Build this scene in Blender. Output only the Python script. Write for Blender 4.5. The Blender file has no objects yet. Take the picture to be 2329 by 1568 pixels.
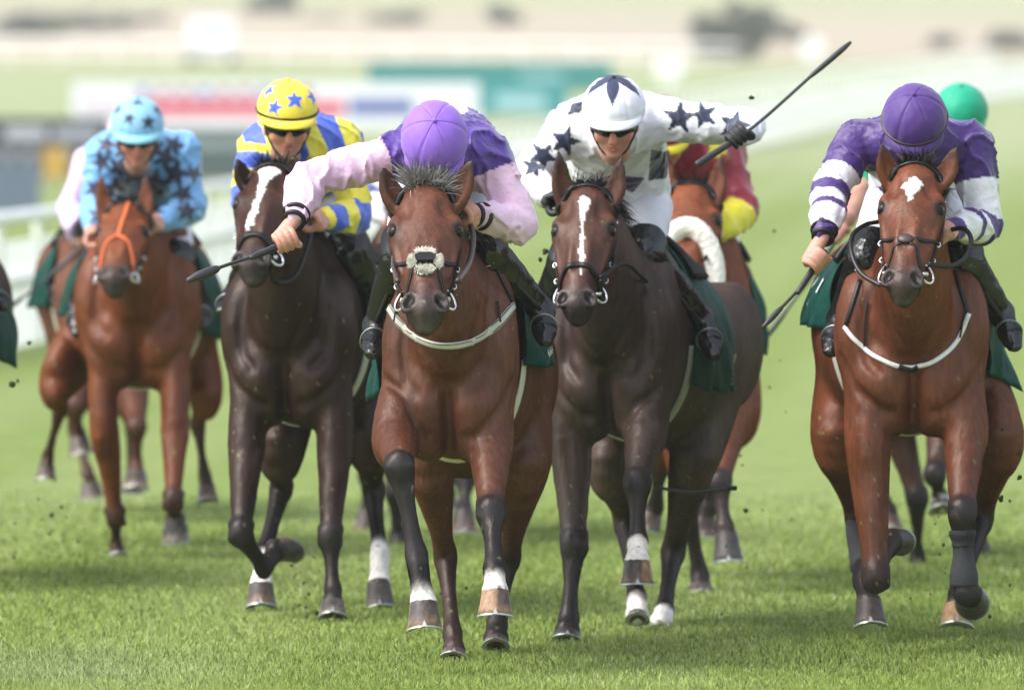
import bpy, math, random
import numpy as np

# ------------------------------------------------------------------ camera, sky, sun, exposure
sc = bpy.context.scene
col = sc.collection
FPX, CX, HY, CAMZ = 26220.0, 1164.0, 227.0, 1.92      # long lens: focal length and principal point in picture units
cam = bpy.data.cameras.new('camera')
cam.sensor_width = 36.0
cam.lens = 36.0 * FPX / 2328.0
cam.shift_y = -(784.0 - HY) / 2328.0
cam.clip_start, cam.clip_end = 0.5, 9000.0
cam.dof.use_dof = True
cam.dof.focus_distance = 38.35
cam.dof.aperture_fstop = 4.6
camo = bpy.data.objects.new('camera', cam)
camo.location = (0, 0, CAMZ)
camo.rotation_euler = (math.radians(90), 0, 0)
col.objects.link(camo)
sc.camera = camo

SUN_EL, SUN_AZ = math.radians(52), math.radians(-112)   # azimuth measured from +Y towards +X
wd = bpy.data.worlds.new('World'); sc.world = wd; wd.use_nodes = True
nt = wd.node_tree
bg = nt.nodes['Background']
sky = nt.nodes.new('ShaderNodeTexSky'); sky.sky_type = 'NISHITA'; sky.sun_disc = False
sky.sun_elevation = SUN_EL; sky.sun_rotation = SUN_AZ
sky.air_density = 1.0; sky.dust_density = 3.0; sky.ozone_density = 1.0
hsv = nt.nodes.new('ShaderNodeHueSaturation'); hsv.inputs['Saturation'].default_value = 0.5
nt.links.new(sky.outputs[0], hsv.inputs['Color'])
nt.links.new(hsv.outputs[0], bg.inputs[0]); bg.inputs[1].default_value = 0.145
sl = bpy.data.lights.new('sun', 'SUN'); sl.energy = 1.2; sl.angle = math.radians(38); sl.color = (1.0, 0.975, 0.935)
so = bpy.data.objects.new('sun', sl); col.objects.link(so)
sd = np.array([math.sin(SUN_AZ) * math.cos(SUN_EL), math.cos(SUN_AZ) * math.cos(SUN_EL), math.sin(SUN_EL)])
from mathutils import Vector
so.rotation_euler = Vector(sd).to_track_quat('Z', 'Y').to_euler()
so.location = (-20, 20, 30)
vs = sc.view_settings
vs.view_transform = 'Standard'; vs.look = 'None'; vs.gamma = 1.0; vs.use_curve_mapping = False
vs.exposure = 1.4
sc.cycles.use_denoising = True
sc.cycles.max_bounces = 6; sc.cycles.volume_bounces = 1
sc.cycles.diffuse_bounces = 3; sc.cycles.glossy_bounces = 2; sc.cycles.transparent_max_bounces = 6
sc.cycles.caustics_reflective = False; sc.cycles.caustics_refractive = False

def at(px, py, D):
    """a point of the place: direction seen at (px,py), distance D in metres down the course"""
    return np.array([(px - CX) * D / FPX, D, CAMZ - (py - HY) * D / FPX])

# ------------------------------------------------------------------ linking helpers
def V3(*a): return np.array(a, dtype=float)
def unit(v):
    v = np.asarray(v, float); n = np.linalg.norm(v, axis=-1, keepdims=True)
    return v / np.maximum(n, 1e-9)
def lerp(a, b, t): return np.asarray(a) * (1 - t) + np.asarray(b) * t

def mesh_data(name, verts, faces, colors=None, smooth=True, attrs=None):
    """faces: (n,3)/(n,4) int array or list of such arrays"""
    me = bpy.data.meshes.new(name)
    verts = np.asarray(verts, np.float32)
    fl = faces if isinstance(faces, list) else [faces]
    fl = [np.asarray(f, np.int32) for f in fl if len(f)]
    me.vertices.add(len(verts)); me.vertices.foreach_set('co', verts.ravel())
    loops = np.concatenate([f.ravel() for f in fl])
    sizes = np.concatenate([np.full(len(f), f.shape[1], np.int32) for f in fl])
    starts = np.concatenate([[0], np.cumsum(sizes)[:-1]]).astype(np.int32)
    me.loops.add(len(loops)); me.loops.foreach_set('vertex_index', loops)
    me.polygons.add(len(sizes)); me.polygons.foreach_set('loop_start', starts)
    me.polygons.foreach_set('loop_total', sizes)
    me.polygons.foreach_set('use_smooth', np.full(len(sizes), smooth))
    if colors is not None:
        a = me.attributes.new('Col', 'FLOAT_COLOR', 'POINT')
        c4 = np.ones((len(verts), 4), np.float32); c4[:, :3] = colors
        a.data.foreach_set('color', c4.ravel())
    if attrs:
        for k, v in attrs.items():
            a = me.attributes.new(k, 'FLOAT', 'POINT'); a.data.foreach_set('value', np.asarray(v, np.float32))
    me.update(calc_edges=True); me.validate()
    return me

def root(name, loc, label, cat, group=None):
    o = bpy.data.objects.new(name, None); o.empty_display_size = 0.2
    o.location = [float(v) for v in loc]; col.objects.link(o)
    o['label'] = label; o['category'] = cat
    if group: o['group'] = group
    o['base'] = [float(v) for v in loc]
    return o

def base_of(o):
    while o.parent is not None: o = o.parent
    return np.array(o.location)

def obj(name, verts, faces, mat, parent=None, colors=None, smooth=True, attrs=None, origin=None):
    """one mesh object; verts in world space"""
    org = base_of(parent) if parent is not None else (np.zeros(3) if origin is None else np.asarray(origin, float))
    me = mesh_data(name, np.asarray(verts) - org, faces, colors, smooth, attrs)
    o = bpy.data.objects.new(name, me); col.objects.link(o)
    if mat is not None: me.materials.append(mat)
    if parent is not None: o.parent = parent
    else: o.location = [float(v) for v in org]
    return o

def tag(o, label=None, cat=None, group=None, kind=None):
    if label: o['label'] = label
    if cat: o['category'] = cat
    if group: o['group'] = group
    if kind: o['kind'] = kind
    return o

class MB:
    """collects several shapes into one mesh"""
    def __init__(s): s.v, s.f3, s.f4, s.c, s.n = [], [], [], [], 0
    def add(s, v, f, c=None):
        v = np.asarray(v, float); f = np.asarray(f, int)
        if len(f):
            (s.f3 if f.shape[1] == 3 else s.f4).append(f + s.n)
        s.v.append(v); s.n += len(v)
        s.c.append(np.broadcast_to(np.asarray(c if c is not None else (0.5, 0.5, 0.5), float), (len(v), 3)))
        return s
    def build(s, name, mat, parent=None, smooth=True, origin=None):
        fs = []
        if s.f3: fs.append(np.concatenate(s.f3))
        if s.f4: fs.append(np.concatenate(s.f4))
        return obj(name, np.concatenate(s.v), fs, mat, parent, np.concatenate(s.c), smooth, origin=origin)

# ------------------------------------------------------------------ plain shapes
def catmull(P, m):
    P = np.asarray(P, float); n = len(P)
    if n == 2:
        t = np.linspace(0, 1, m + 1)[:, None]; return P[0] * (1 - t) + P[1] * t
    Q = np.vstack([2 * P[0] - P[1], P, 2 * P[-1] - P[-2]])
    out = []
    for i in range(n - 1):
        p0, p1, p2, p3 = Q[i:i + 4]
        for j in range(m):
            t = j / m
            out.append(0.5 * (2 * p1 + (p2 - p0) * t + (2 * p0 - 5 * p1 + 4 * p2 - p3) * t * t + (3 * p1 - p0 - 3 * p2 + p3) * t ** 3))
    out.append(P[-1])
    return np.array(out)

def tube(path, r, n=8, m=6, cap=True):
    """round tube along a smooth path; r scalar or per control point"""
    path = np.asarray(path, float)
    rr = np.broadcast_to(np.asarray(r, float), (len(path),))
    A = catmull(np.hstack([path, rr[:, None]]), m) if m > 1 else np.hstack([path, rr[:, None]])
    P, R = A[:, :3], A[:, 3]
    T = unit(np.gradient(P, axis=0))
    up = V3(0, 0, 1) if abs(T[0][2]) < 0.9 else V3(1, 0, 0)
    u = unit(np.cross(T[0], up)); U = []
    for t in T:
        u = unit(u - t * np.dot(u, t)); U.append(u)
    U = np.array(U); W = np.cross(T, U)
    a = np.linspace(0, 2 * np.pi, n, endpoint=False)
    v = P[:, None] + R[:, None, None] * (np.cos(a)[None, :, None] * U[:, None] + np.sin(a)[None, :, None] * W[:, None])
    k = len(P); v = v.reshape(-1, 3)
    i = np.arange(k - 1)[:, None] * n; j = np.arange(n)[None]
    f = np.stack([i + j, i + (j + 1) % n, i + n + (j + 1) % n, i + n + j], -1).reshape(-1, 4)
    if cap:
        e = len(v); v = np.vstack([v, P[0] - T[0] * R[0] * .3, P[-1] + T[-1] * R[-1] * .3])
        q = np.arange(n); l = (k - 1) * n
        f = np.vstack([f, np.stack([np.full(n, e), (q + 1) % n, q, np.full(n, e)], 1)[:, :4]])
        f = np.vstack([f, np.stack([np.full(n, e + 1), l + q, l + (q + 1) % n, np.full(n, e + 1)], 1)])
    return v, f

def fixtri(f):
    """quads whose last index repeats the first are triangles"""
    f = np.asarray(f); t = f[:, 0] == f[:, 3]
    return f[t][:, :3], f[~t]

def add_tube(mb, path, r, c=None, **k):
    v, f = tube(path, r, **k); t, q = fixtri(f)
    n0 = mb.n; mb.add(v, q, c)
    if len(t): mb.f3.append(t + n0)
    return mb

BOXF = np.array([[0, 3, 2, 1], [4, 5, 6, 7], [0, 1, 5, 4], [1, 2, 6, 5], [2, 3, 7, 6], [3, 0, 4, 7]])
def box(c, h, R=None):
    s = np.array([[-1, -1, -1], [1, -1, -1], [1, 1, -1], [-1, 1, -1], [-1, -1, 1], [1, -1, 1], [1, 1, 1], [-1, 1, 1]], float) * np.asarray(h, float)
    if R is not None: s = s @ np.asarray(R)
    return s + np.asarray(c, float), BOXF

def ball(c, r, R=None, n=12, m=8):
    th = np.linspace(0, np.pi, m + 1)[1:-1]; ph = np.linspace(0, 2 * np.pi, n, endpoint=False)
    g = np.stack([np.sin(th)[:, None] * np.cos(ph), np.sin(th)[:, None] * np.sin(ph), np.repeat(np.cos(th)[:, None], n, 1)], -1).reshape(-1, 3)
    g = np.vstack([g, [[0, 0, 1], [0, 0, -1]]]) * np.asarray(r, float)
    if R is not None: g = g @ np.asarray(R)
    k = m - 1; i = np.arange(k - 1)[:, None] * n; j = np.arange(n)[None]
    f = np.stack([i + j, i + n + j, i + n + (j + 1) % n, i + (j + 1) % n], -1).reshape(-1, 4)
    q = np.arange(n); tN, tS = k * n, k * n + 1; l = (k - 1) * n
    t = np.vstack([np.stack([np.full(n, tN), q, (q + 1) % n], 1), np.stack([np.full(n, tS), l + (q + 1) % n, l + q], 1)])
    return g + np.asarray(c, float), f, t
def add_ball(mb, c, r, colr=None, **k):
    v, f, t = ball(c, r, **k); n0 = mb.n
    mb.add(v, f, colr); mb.f3.append(t + n0)

# ------------------------------------------------------------------ implicit bodies -> one continuous surface
def ell_d(qx, qy, qz, rx, ry, rz):
    ax, ay, az = qx / rx, qy / ry, qz / rz
    k0 = np.sqrt(ax * ax + ay * ay + az * az)
    bx, by, bz = ax / rx, ay / ry, az / rz
    k1 = np.sqrt(bx * bx + by * by + bz * bz) + 1e-6
    return k0 * (k0 - 1.0) / k1

def smin(a, b, k):
    h = np.maximum(k - np.abs(a - b), 0) / k
    return np.minimum(a, b) - h * h * k * 0.25

class Field:
    def __init__(s): s.p = []
    def ell(s, c, r, R=None, k=0.03, colr=None, sub=False):
        c = np.asarray(c, float); r = np.asarray(r, float); R = np.eye(3) if R is None else np.asarray(R, float)
        ext = np.sqrt(((R * r[:, None]) ** 2).sum(0))
        s.p.append(dict(t='e', c=c, r=r, R=R, k=k, col=colr, sub=sub, lo=c - ext, hi=c + ext)); return s
    def loft(s, pts, ru, rv, U=(1, 0, 0), k=0.03, colr=None, m=4, sub=False):
        pts = np.asarray(pts, float); n = len(pts)
        ru = np.broadcast_to(np.asarray(ru, float), (n,)); rv = np.broadcast_to(np.asarray(rv, float), (n,))
        U = np.broadcast_to(np.asarray(U, float), (n, 3))
        cc = np.zeros((n, 3)) if colr is None else np.broadcast_to(np.asarray(colr, float), (n, 3))
        A = catmull(np.hstack([pts, ru[:, None], rv[:, None], U, cc]), m)
        P, RU, RV, UU, CC = A[:, :3], np.maximum(A[:, 3], .002), np.maximum(A[:, 4], .002), A[:, 5:8], A[:, 8:]
        rm = np.maximum(RU, RV)[:, None]
        s.p.append(dict(t='l', P=P, ru=RU, rv=RV, U=UU, k=k, col=None if colr is None else np.clip(CC, 0, 1), sub=sub,
                        lo=(P - rm).min(0), hi=(P + rm).max(0)))
        return s
    @staticmethod
    def _seg(p, i, X, Y, Z):
        a, b = p['P'][i], p['P'][i + 1]; T = b - a; L = np.linalg.norm(T) + 1e-9; T = T / L
        U = p['U'][i]; U = U - T * np.dot(U, T); nU = np.linalg.norm(U)
        if nU < 1e-3:
            U = np.cross(T, V3(0, 0, 1)); nU = np.linalg.norm(U)
        U = U / nU; W = np.cross(T, U)
        dx, dy, dz = X - a[0], Y - a[1], Z - a[2]
        s_ = dx * T[0] + dy * T[1] + dz * T[2]
        t = np.clip(s_ / L, 0, 1)
        qt = s_ - t * L
        qu = dx * U[0] + dy * U[1] + dz * U[2]; qv = dx * W[0] + dy * W[1] + dz * W[2]
        ru = p['ru'][i] + (p['ru'][i + 1] - p['ru'][i]) * t; rv = p['rv'][i] + (p['rv'][i + 1] - p['rv'][i]) * t
        return ell_d(qu, qv, qt, ru, rv, np.minimum(ru, rv)), t
    def _prim_pts(s, p, X, Y, Z, want=False):
        if p['t'] == 'e':
            q = [(X - p['c'][0]) * r[0] + (Y - p['c'][1]) * r[1] + (Z - p['c'][2]) * r[2] for r in p['R']]
            d = ell_d(q[0], q[1], q[2], *p['r'])
            return (d, None if p['col'] is None else np.broadcast_to(np.asarray(p['col'], float), d.shape + (3,))) if want else d
        best = None; bc = None
        for i in range(len(p['P']) - 1):
            d, t = s._seg(p, i, X, Y, Z)
            if best is None:
                best = d
                if want and p['col'] is not None: bc = p['col'][i] + (p['col'][i + 1] - p['col'][i]) * t[..., None]
            else:
                m = d < best
                best = np.minimum(d, best)
                if want and p['col'] is not None:
                    c = p['col'][i] + (p['col'][i + 1] - p['col'][i]) * t[..., None]
                    bc = np.where(m[..., None], c, bc)
        return (best, bc) if want else best
    def at(s, pts):
        pts = np.asarray(pts, float); D = np.full(len(pts), 0.6)
        for p in s.p:
            mrg = 0.08 + p['k']
            m = np.all((pts > p['lo'] - mrg) & (pts < p['hi'] + mrg), axis=1)
            if not m.any(): continue
            q = pts[m]; d = s._prim_pts(p, q[:, 0], q[:, 1], q[:, 2])
            D[m] = -smin(-D[m], d, p['k']) if p['sub'] else smin(D[m], d, p['k'])
        return D
    def grad(s, pts, e=0.004):
        pts = np.asarray(pts, float)
        g = np.stack([s.at(pts + o) - s.at(pts - o) for o in np.eye(3) * e], -1)
        return unit(g)
    def project(s, pts, off=0.0, it=6):
        pts = np.array(pts, float)
        for _ in range(it):
            pts = pts - np.clip(s.at(pts) - off, -.06, .06)[:, None] * s.grad(pts)
        return pts
    def colors(s, pts, sig=0.010, default=(.5, .5, .5)):
        pts = np.asarray(pts, float); W = np.full(len(pts), 1e-9); C = np.tile(np.asarray(default, float), (len(pts), 1)) * 1e-9
        for p in s.p:
            if p['sub'] or p['col'] is None: continue
            m = np.all((pts > p['lo'] - .06) & (pts < p['hi'] + .06), axis=1)
            if not m.any(): continue
            q = pts[m]; d, c = s._prim_pts(p, q[:, 0], q[:, 1], q[:, 2], True)
            w = np.exp(-np.clip(d, -0.012, .08) / sig)
            W[m] += w; C[m] += w[:, None] * c
        return C / W[:, None]
    def mesh(s, xs, ys, zs, warp=None):
        """surface nets on a rectilinear grid"""
        xs, ys, zs = [np.asarray(a, np.float32) for a in (xs, ys, zs)]
        D = np.full((len(xs), len(ys), len(zs)), 0.6, np.float32)
        for p in s.p:
            mrg = 0.035 + p['k']
            sl = tuple(slice(max(np.searchsorted(a, l - mrg) - 1, 0), np.searchsorted(a, h + mrg) + 1) for a, l, h in zip((xs, ys, zs), p['lo'], p['hi']))
            X, Y, Z = xs[sl[0]][:, None, None], ys[sl[1]][None, :, None], zs[sl[2]][None, None]
            if 0 in (X.size, Y.size, Z.size): continue
            if p['t'] == 'e':
                d = s._prim_pts(p, X, Y, Z).astype(np.float32)
            else:
                d = np.full((X.size, Y.size, Z.size), 0.6, np.float32)
                for i in range(len(p['P']) - 1):
                    r = max(p['ru'][i], p['ru'][i + 1], p['rv'][i], p['rv'][i + 1]) + mrg
                    lo = np.minimum(p['P'][i], p['P'][i + 1]) - r; hi = np.maximum(p['P'][i], p['P'][i + 1]) + r
                    s2 = tuple(slice(max(np.searchsorted(a, l) - 1, 0), np.searchsorted(a, h) + 1) for a, l, h in zip((X.ravel(), Y.ravel(), Z.ravel()), lo, hi))
                    x, y, z = X[s2[0]], Y[:, s2[1]], Z[:, :, s2[2]]
                    if 0 in (x.size, y.size, z.size): continue
                    dd, _ = s._seg(p, i, x, y, z)
                    d[s2] = np.minimum(d[s2], dd)
            D[sl] = -smin(-D[sl], d, p['k']) if p['sub'] else smin(D[sl], d, p['k'])
        if warp is not None: D += warp(xs[:, None, None], ys[None, :, None], zs[None, None]).astype(np.float32)
        return nets(D, xs, ys, zs)

def nets(D, xs, ys, zs):
    I = D < 0
    nx, ny, nz = D.shape
    cnt = np.zeros((nx - 1, ny - 1, nz - 1), np.int8)
    for a in (0, 1):
        for b in (0, 1):
            for c in (0, 1):
                cnt += I[a:nx - 1 + a, b:ny - 1 + b, c:nz - 1 + c]
    act = (cnt > 0) & (cnt < 8)
    ii = np.argwhere(act)
    idx = np.full(act.shape, -1, np.int32); idx[act] = np.arange(len(ii))
    off = np.array([(a, b, c) for a in (0, 1) for b in (0, 1) for c in (0, 1)])
    vals = np.stack([D[ii[:, 0] + o[0], ii[:, 1] + o[1], ii[:, 2] + o[2]] for o in off], 1)
    acc = np.zeros((len(ii), 3)); n = np.zeros(len(ii))
    for e0 in range(8):
        for e1 in range(e0 + 1, 8):
            if np.abs(off[e0] - off[e1]).sum() != 1: continue
            a, b = vals[:, e0], vals[:, e1]; m = (a < 0) != (b < 0)
            t = np.where(m, a / np.where(m, a - b, 1), 0)
            acc += np.where(m[:, None], off[e0] + (off[e1] - off[e0]) * t[:, None], 0); n += m
    loc = acc / n[:, None]
    V = np.stack([ax[ii[:, k]] + loc[:, k] * (ax[ii[:, k] + 1] - ax[ii[:, k]]) for k, ax in enumerate((xs, ys, zs))], 1)
    F = []
    for k in range(3):
        s0 = [slice(None)] * 3; s1 = [slice(None)] * 3
        s0[k] = slice(0, -1); s1[k] = slice(1, None)
        A, B = I[tuple(s0)], I[tuple(s1)]
        e = np.argwhere(A != B)
        o1, o2 = [(1, 2), (2, 0), (0, 1)][k]
        e = e[(e[:, o1] > 0) & (e[:, o2] > 0) & (e[:, o1] < D.shape[o1] - 1) & (e[:, o2] < D.shape[o2] - 1)]
        ins = A[e[:, 0], e[:, 1], e[:, 2]]
        def g(d1, d2):
            q = e.copy(); q[:, o1] -= d1; q[:, o2] -= d2; return idx[q[:, 0], q[:, 1], q[:, 2]]
        f = np.stack([g(1, 1), g(0, 1), g(0, 0), g(1, 0)], 1)
        f[~ins] = f[~ins][:, ::-1]
        F.append(f)
    F = np.concatenate(F); F = F[(F >= 0).all(1)]
    return V, F

def smooth_mesh(V, F, it=1, lam=0.5):
    V = np.array(V, float); n = len(V)
    a = np.concatenate([F[:, 0], F[:, 1], F[:, 2], F[:, 3]]); b = np.concatenate([F[:, 1], F[:, 2], F[:, 3], F[:, 0]])
    A = np.concatenate([a, b]); B = np.concatenate([b, a]); cnt = np.maximum(np.bincount(A, minlength=n), 1)
    for _ in range(it):
        S = np.stack([np.bincount(A, weights=V[B, k], minlength=n) for k in range(3)], 1)
        V = V + lam * (S / cnt[:, None] - V)
    return V

def axis(lo, hi, h): return np.arange(lo - 2 * h, hi + 3 * h, h)

def noise3(seed, freq, n=5):
    r = np.random.RandomState(seed); K = r.normal(size=(n, 3)) * freq; ph = r.uniform(0, 6.28, n); K2 = r.normal(size=(n, 3)) * freq * .5
    def f(X, Y, Z):
        o = 0
        for k, k2, p in zip(K, K2, ph):
            o = o + np.sin(k[0] * X + k[1] * Y + k[2] * Z + p + 1.3 * np.sin(k2[0] * X + k2[1] * Y + k2[2] * Z + p * 2))
        return o / n
    return f

def in_poly(x, y, poly):
    poly = np.asarray(poly, float); r = np.zeros(np.shape(x), bool); n = len(poly)
    for i in range(n):
        (x0, y0), (x1, y1) = poly[i], poly[(i + 1) % n]
        c = ((y0 > y) != (y1 > y)) & (x < (x1 - x0) * (y - y0) / (y1 - y0 + 1e-12) + x0)
        r ^= c
    return r
def star_poly(cx, cy, R, rot=0, inner=0.42, n=5):
    a = np.arange(2 * n) * np.pi / n + rot
    r = np.where(np.arange(2 * n) % 2 == 0, R, R * inner)
    return np.stack([cx + r * np.sin(a), cy + r * np.cos(a)], 1)
# ------------------------------------------------------------------ materials
def nmat(name):
    m = bpy.data.materials.new(name); m.use_nodes = True
    t = m.node_tree; return m, t, t.nodes['Principled BSDF']
def noise_node(t, scale, detail=4, rough=.55, coords=None, dist=0.0):
    n = t.nodes.new('ShaderNodeTexNoise'); n.inputs['Scale'].default_value = scale
    n.inputs['Detail'].default_value = detail; n.inputs['Roughness'].default_value = rough; n.inputs['Distortion'].default_value = dist
    if coords is not None: t.links.new(coords, n.inputs['Vector'])
    return n
def obj_coords(t, scale=(1, 1, 1)):
    tc = t.nodes.new('ShaderNodeTexCoord'); mp = t.nodes.new('ShaderNodeMapping'); mp.inputs['Scale'].default_value = scale
    t.links.new(tc.outputs['Object'], mp.inputs['Vector']); return mp.outputs[0]
def ramp_node(t, fac, lo, hi, a=0.0, b=1.0):
    r = t.nodes.new('ShaderNodeMapRange'); t.links.new(fac, r.inputs[0])
    r.inputs[1].default_value = lo; r.inputs[2].default_value = hi; r.inputs[3].default_value = a; r.inputs[4].default_value = b
    return r.outputs[0]
def mixc(t, fac, a, b, mode='MIX'):
    m = t.nodes.new('ShaderNodeMix'); m.data_type = 'RGBA'; m.blend_type = mode
    for s, v in ((m.inputs[0], fac), (m.inputs[6], a), (m.inputs[7], b)):
        if isinstance(v, (int, float)): s.default_value = v
        elif isinstance(v, tuple): s.default_value = (*v, 1)
        else: t.links.new(v, s)
    return m.outputs[2]
def bump(t, b, h, strength, dist):
    n = t.nodes.new('ShaderNodeBump'); n.inputs['Strength'].default_value = strength; n.inputs['Distance'].default_value = dist
    t.links.new(h, n.inputs['Height']); t.links.new(n.outputs[0], b.inputs['Normal']); return n

def simple(name, c, rough=.5, metal=0.0, var=.15, scale=40, bumpd=0.0, spec=.5, coat=0.0, sheen=0.0):
    m, t, b = nmat(name)
    co = obj_coords(t); n = noise_node(t, scale, coords=co)
    f = ramp_node(t, n.outputs[0], .3, .7, 1 - var, 1 + var)
    mul = t.nodes.new('ShaderNodeVectorMath'); mul.operation = 'SCALE'; mul.inputs[0].default_value = c; t.links.new(f, mul.inputs['Scale'])
    t.links.new(mul.outputs[0], b.inputs['Base Color'])
    b.inputs['Roughness'].default_value = rough; b.inputs['Metallic'].default_value = metal; b.inputs['Specular IOR Level'].default_value = spec
    b.inputs['Coat Weight'].default_value = coat; b.inputs['Sheen Weight'].default_value = sheen
    if bumpd: bump(t, b, n.outputs[0], .6, bumpd)
    return m

def attr_mat(name, rough=.5, var=.12, scale=30, spec=.5, sheen=0.0, bumps=((60, .4, .004),), coat=0.0, aniso=(1, 1, 1), sss=0.0, var2=0.0):
    m, t, b = nmat(name)
    a = t.nodes.new('ShaderNodeAttribute'); a.attribute_name = 'Col'
    co = obj_coords(t, aniso); n = noise_node(t, scale, coords=co)
    f = ramp_node(t, n.outputs[0], .3, .7, 1 - var, 1 + var)
    mul = t.nodes.new('ShaderNodeVectorMath'); mul.operation = 'SCALE'; t.links.new(a.outputs['Color'], mul.inputs[0]); t.links.new(f, mul.inputs['Scale'])
    out = mul.outputs[0]
    if var2:
        n2 = noise_node(t, 5.0, 3, coords=obj_coords(t)); f2 = ramp_node(t, n2.outputs[0], .3, .7, 1 - var2, 1 + var2)
        m2 = t.nodes.new('ShaderNodeVectorMath'); m2.operation = 'SCALE'; t.links.new(out, m2.inputs[0]); t.links.new(f2, m2.inputs['Scale']); out = m2.outputs[0]
    t.links.new(out, b.inputs['Base Color'])
    b.inputs['Roughness'].default_value = rough; b.inputs['Specular IOR Level'].default_value = spec
    b.inputs['Sheen Weight'].default_value = sheen; b.inputs['Coat Weight'].default_value = coat
    if sss:
        b.inputs['Subsurface Weight'].default_value = sss; b.inputs['Subsurface Radius'].default_value = (.01, .004, .002); b.inputs['Subsurface Scale'].default_value = 1.0
    prev = None
    for sc_, st, ds in bumps:
        nn = noise_node(t, sc_, 3, coords=co)
        bn = t.nodes.new('ShaderNodeBump'); bn.inputs['Strength'].default_value = st; bn.inputs['Distance'].default_value = ds
        t.links.new(nn.outputs[0], bn.inputs['Height'])
        if prev: t.links.new(prev, bn.inputs['Normal'])
        prev = bn.outputs[0]
    if prev: t.links.new(prev, b.inputs['Normal'])
    return m

M = {}
M['coat'] = attr_mat('horse_coat', rough=.40, var=.26, scale=60, spec=.34, sheen=.0, bumps=((6, .5, .03), (22, .35, .008), (60, .4, .004), (170, .4, .003)), aniso=(1, 1, .32), var2=.28)
def veins(m):
    t = m.node_tree; b = t.nodes['Principled BSDF']; prev = b.inputs['Normal'].links[0].from_socket
    n = noise_node(t, 6.5, 2, .5, obj_coords(t, (1, 1, .55)), .6); sb = t.nodes.new('ShaderNodeMath'); sb.operation = 'SUBTRACT'; sb.inputs[1].default_value = .5; t.links.new(n.outputs[0], sb.inputs[0])
    ab = t.nodes.new('ShaderNodeMath'); ab.operation = 'ABSOLUTE'; t.links.new(sb.outputs[0], ab.inputs[0])
    h = ramp_node(t, ab.outputs[0], 0, .022, 1, 0); bn = t.nodes.new('ShaderNodeBump'); bn.inputs['Strength'].default_value = .18; bn.inputs['Distance'].default_value = .005
    t.links.new(h, bn.inputs['Height']); t.links.new(prev, bn.inputs['Normal']); t.links.new(bn.outputs[0], b.inputs['Normal'])
    r = noise_node(t, 3.5, 3, coords=obj_coords(t)); t.links.new(ramp_node(t, r.outputs[0], .35, .7, .33, .55), b.inputs['Roughness'])
veins(M['coat'])
M['hair'] = attr_mat('horse_hair', rough=.45, var=.3, scale=120, spec=.4, bumps=())
M['hoof'] = attr_mat('hoof_horn', rough=.5, var=.45, scale=55, spec=.4, bumps=((90, .4, .003),), aniso=(1, 1, .4))
M['silk'] = attr_mat('racing_silk', rough=.42, var=.05, scale=8, spec=.35, sheen=.25, bumps=((11, .5, .02), (34, .45, .007)))
M['knit'] = attr_mat('cap_cloth', rough=.55, var=.05, scale=30, spec=.3, sheen=.15, bumps=((24, .3, .006),))
M['breeches'] = attr_mat('breeches_cloth', rough=.6, var=.05, scale=12, spec=.3, sheen=.1, bumps=((13, .5, .015), (50, .3, .004)))
M['boot'] = attr_mat('boot_leather', rough=.2, var=.2, scale=25, spec=.2, coat=.0, bumps=((16, .7, .02), (60, .25, .004)))
M['skin'] = attr_mat('skin', rough=.5, var=.1, scale=45, spec=.4, sss=.12, bumps=((120, .2, .002),))
M['leather'] = simple('black_leather', (.010, .009, .009), .38, var=.3, scale=60, bumpd=.001, spec=.3)
M['brown_leather'] = simple('brown_leather', (.035, .02, .016), .4, var=.3, scale=60)
M['metal'] = simple('bit_metal', (.75, .75, .74), .22, 1.0, var=.1)
M['alu'] = simple('shoe_aluminium', (.33, .36, .35), .4, .6, var=.15)
M['white_strap'] = attr_mat('strap_webbing', rough=.6, var=.08, scale=60, bumps=((200, .4, .002),))
M['green_cloth'] = attr_mat('saddle_cloth', rough=.7, var=.1, scale=25, spec=.1, sheen=.0, bumps=((9, .5, .03), (40, .4, .006)))
M['eye'] = simple('eye_glossy', (.010, .006, .005), .05, var=.1, spec=.18)
M['wool'] = attr_mat('sheepskin', rough=.9, var=.12, scale=60, bumps=((70, .8, .012),), sheen=.3)
M['rubber'] = simple('whip_black', (.018, .018, .02), .4, var=.25, scale=90, bumpd=.001)
M['lens'] = simple('goggle_lens', (.006, .006, .008), .08, spec=.35)
M['bandage'] = attr_mat('leg_bandage', rough=.85, var=.12, scale=70, bumps=((60, .5, .005),))
M['clod'] = attr_mat('turf_clod', rough=.95, var=.5, scale=80, bumps=((60, .9, .01),))
M['steel'] = simple('stirrup_steel', (.22, .23, .23), .35, .8, var=.2)

def hair_gloss(m, fac, rough, tint):
    """short hair and worn leather keep an even sheen instead of a glassy rim"""
    t = m.node_tree; b = t.nodes['Principled BSDF']; b.inputs['Specular IOR Level'].default_value = 0.0
    g = t.nodes.new('ShaderNodeBsdfAnisotropic'); g.inputs['Color'].default_value = (*tint, 1); g.inputs['Roughness'].default_value = rough
    if b.inputs['Normal'].links: t.links.new(b.inputs['Normal'].links[0].from_socket, g.inputs['Normal'])
    if b.inputs['Roughness'].links: t.links.new(b.inputs['Roughness'].links[0].from_socket, g.inputs['Roughness'])
    x = t.nodes.new('ShaderNodeMixShader'); x.inputs[0].default_value = fac
    t.links.new(b.outputs[0], x.inputs[1]); t.links.new(g.outputs[0], x.inputs[2]); t.links.new(x.outputs[0], t.nodes['Material Output'].inputs[0])
hair_gloss(M['coat'], .028, .36, (1, .90, .84)); hair_gloss(M['boot'], .05, .16, (1, 1, 1)); hair_gloss(M['leather'], .03, .35, (1, 1, 1)); hair_gloss(M['hair'], .02, .4, (1, 1, 1))
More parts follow.
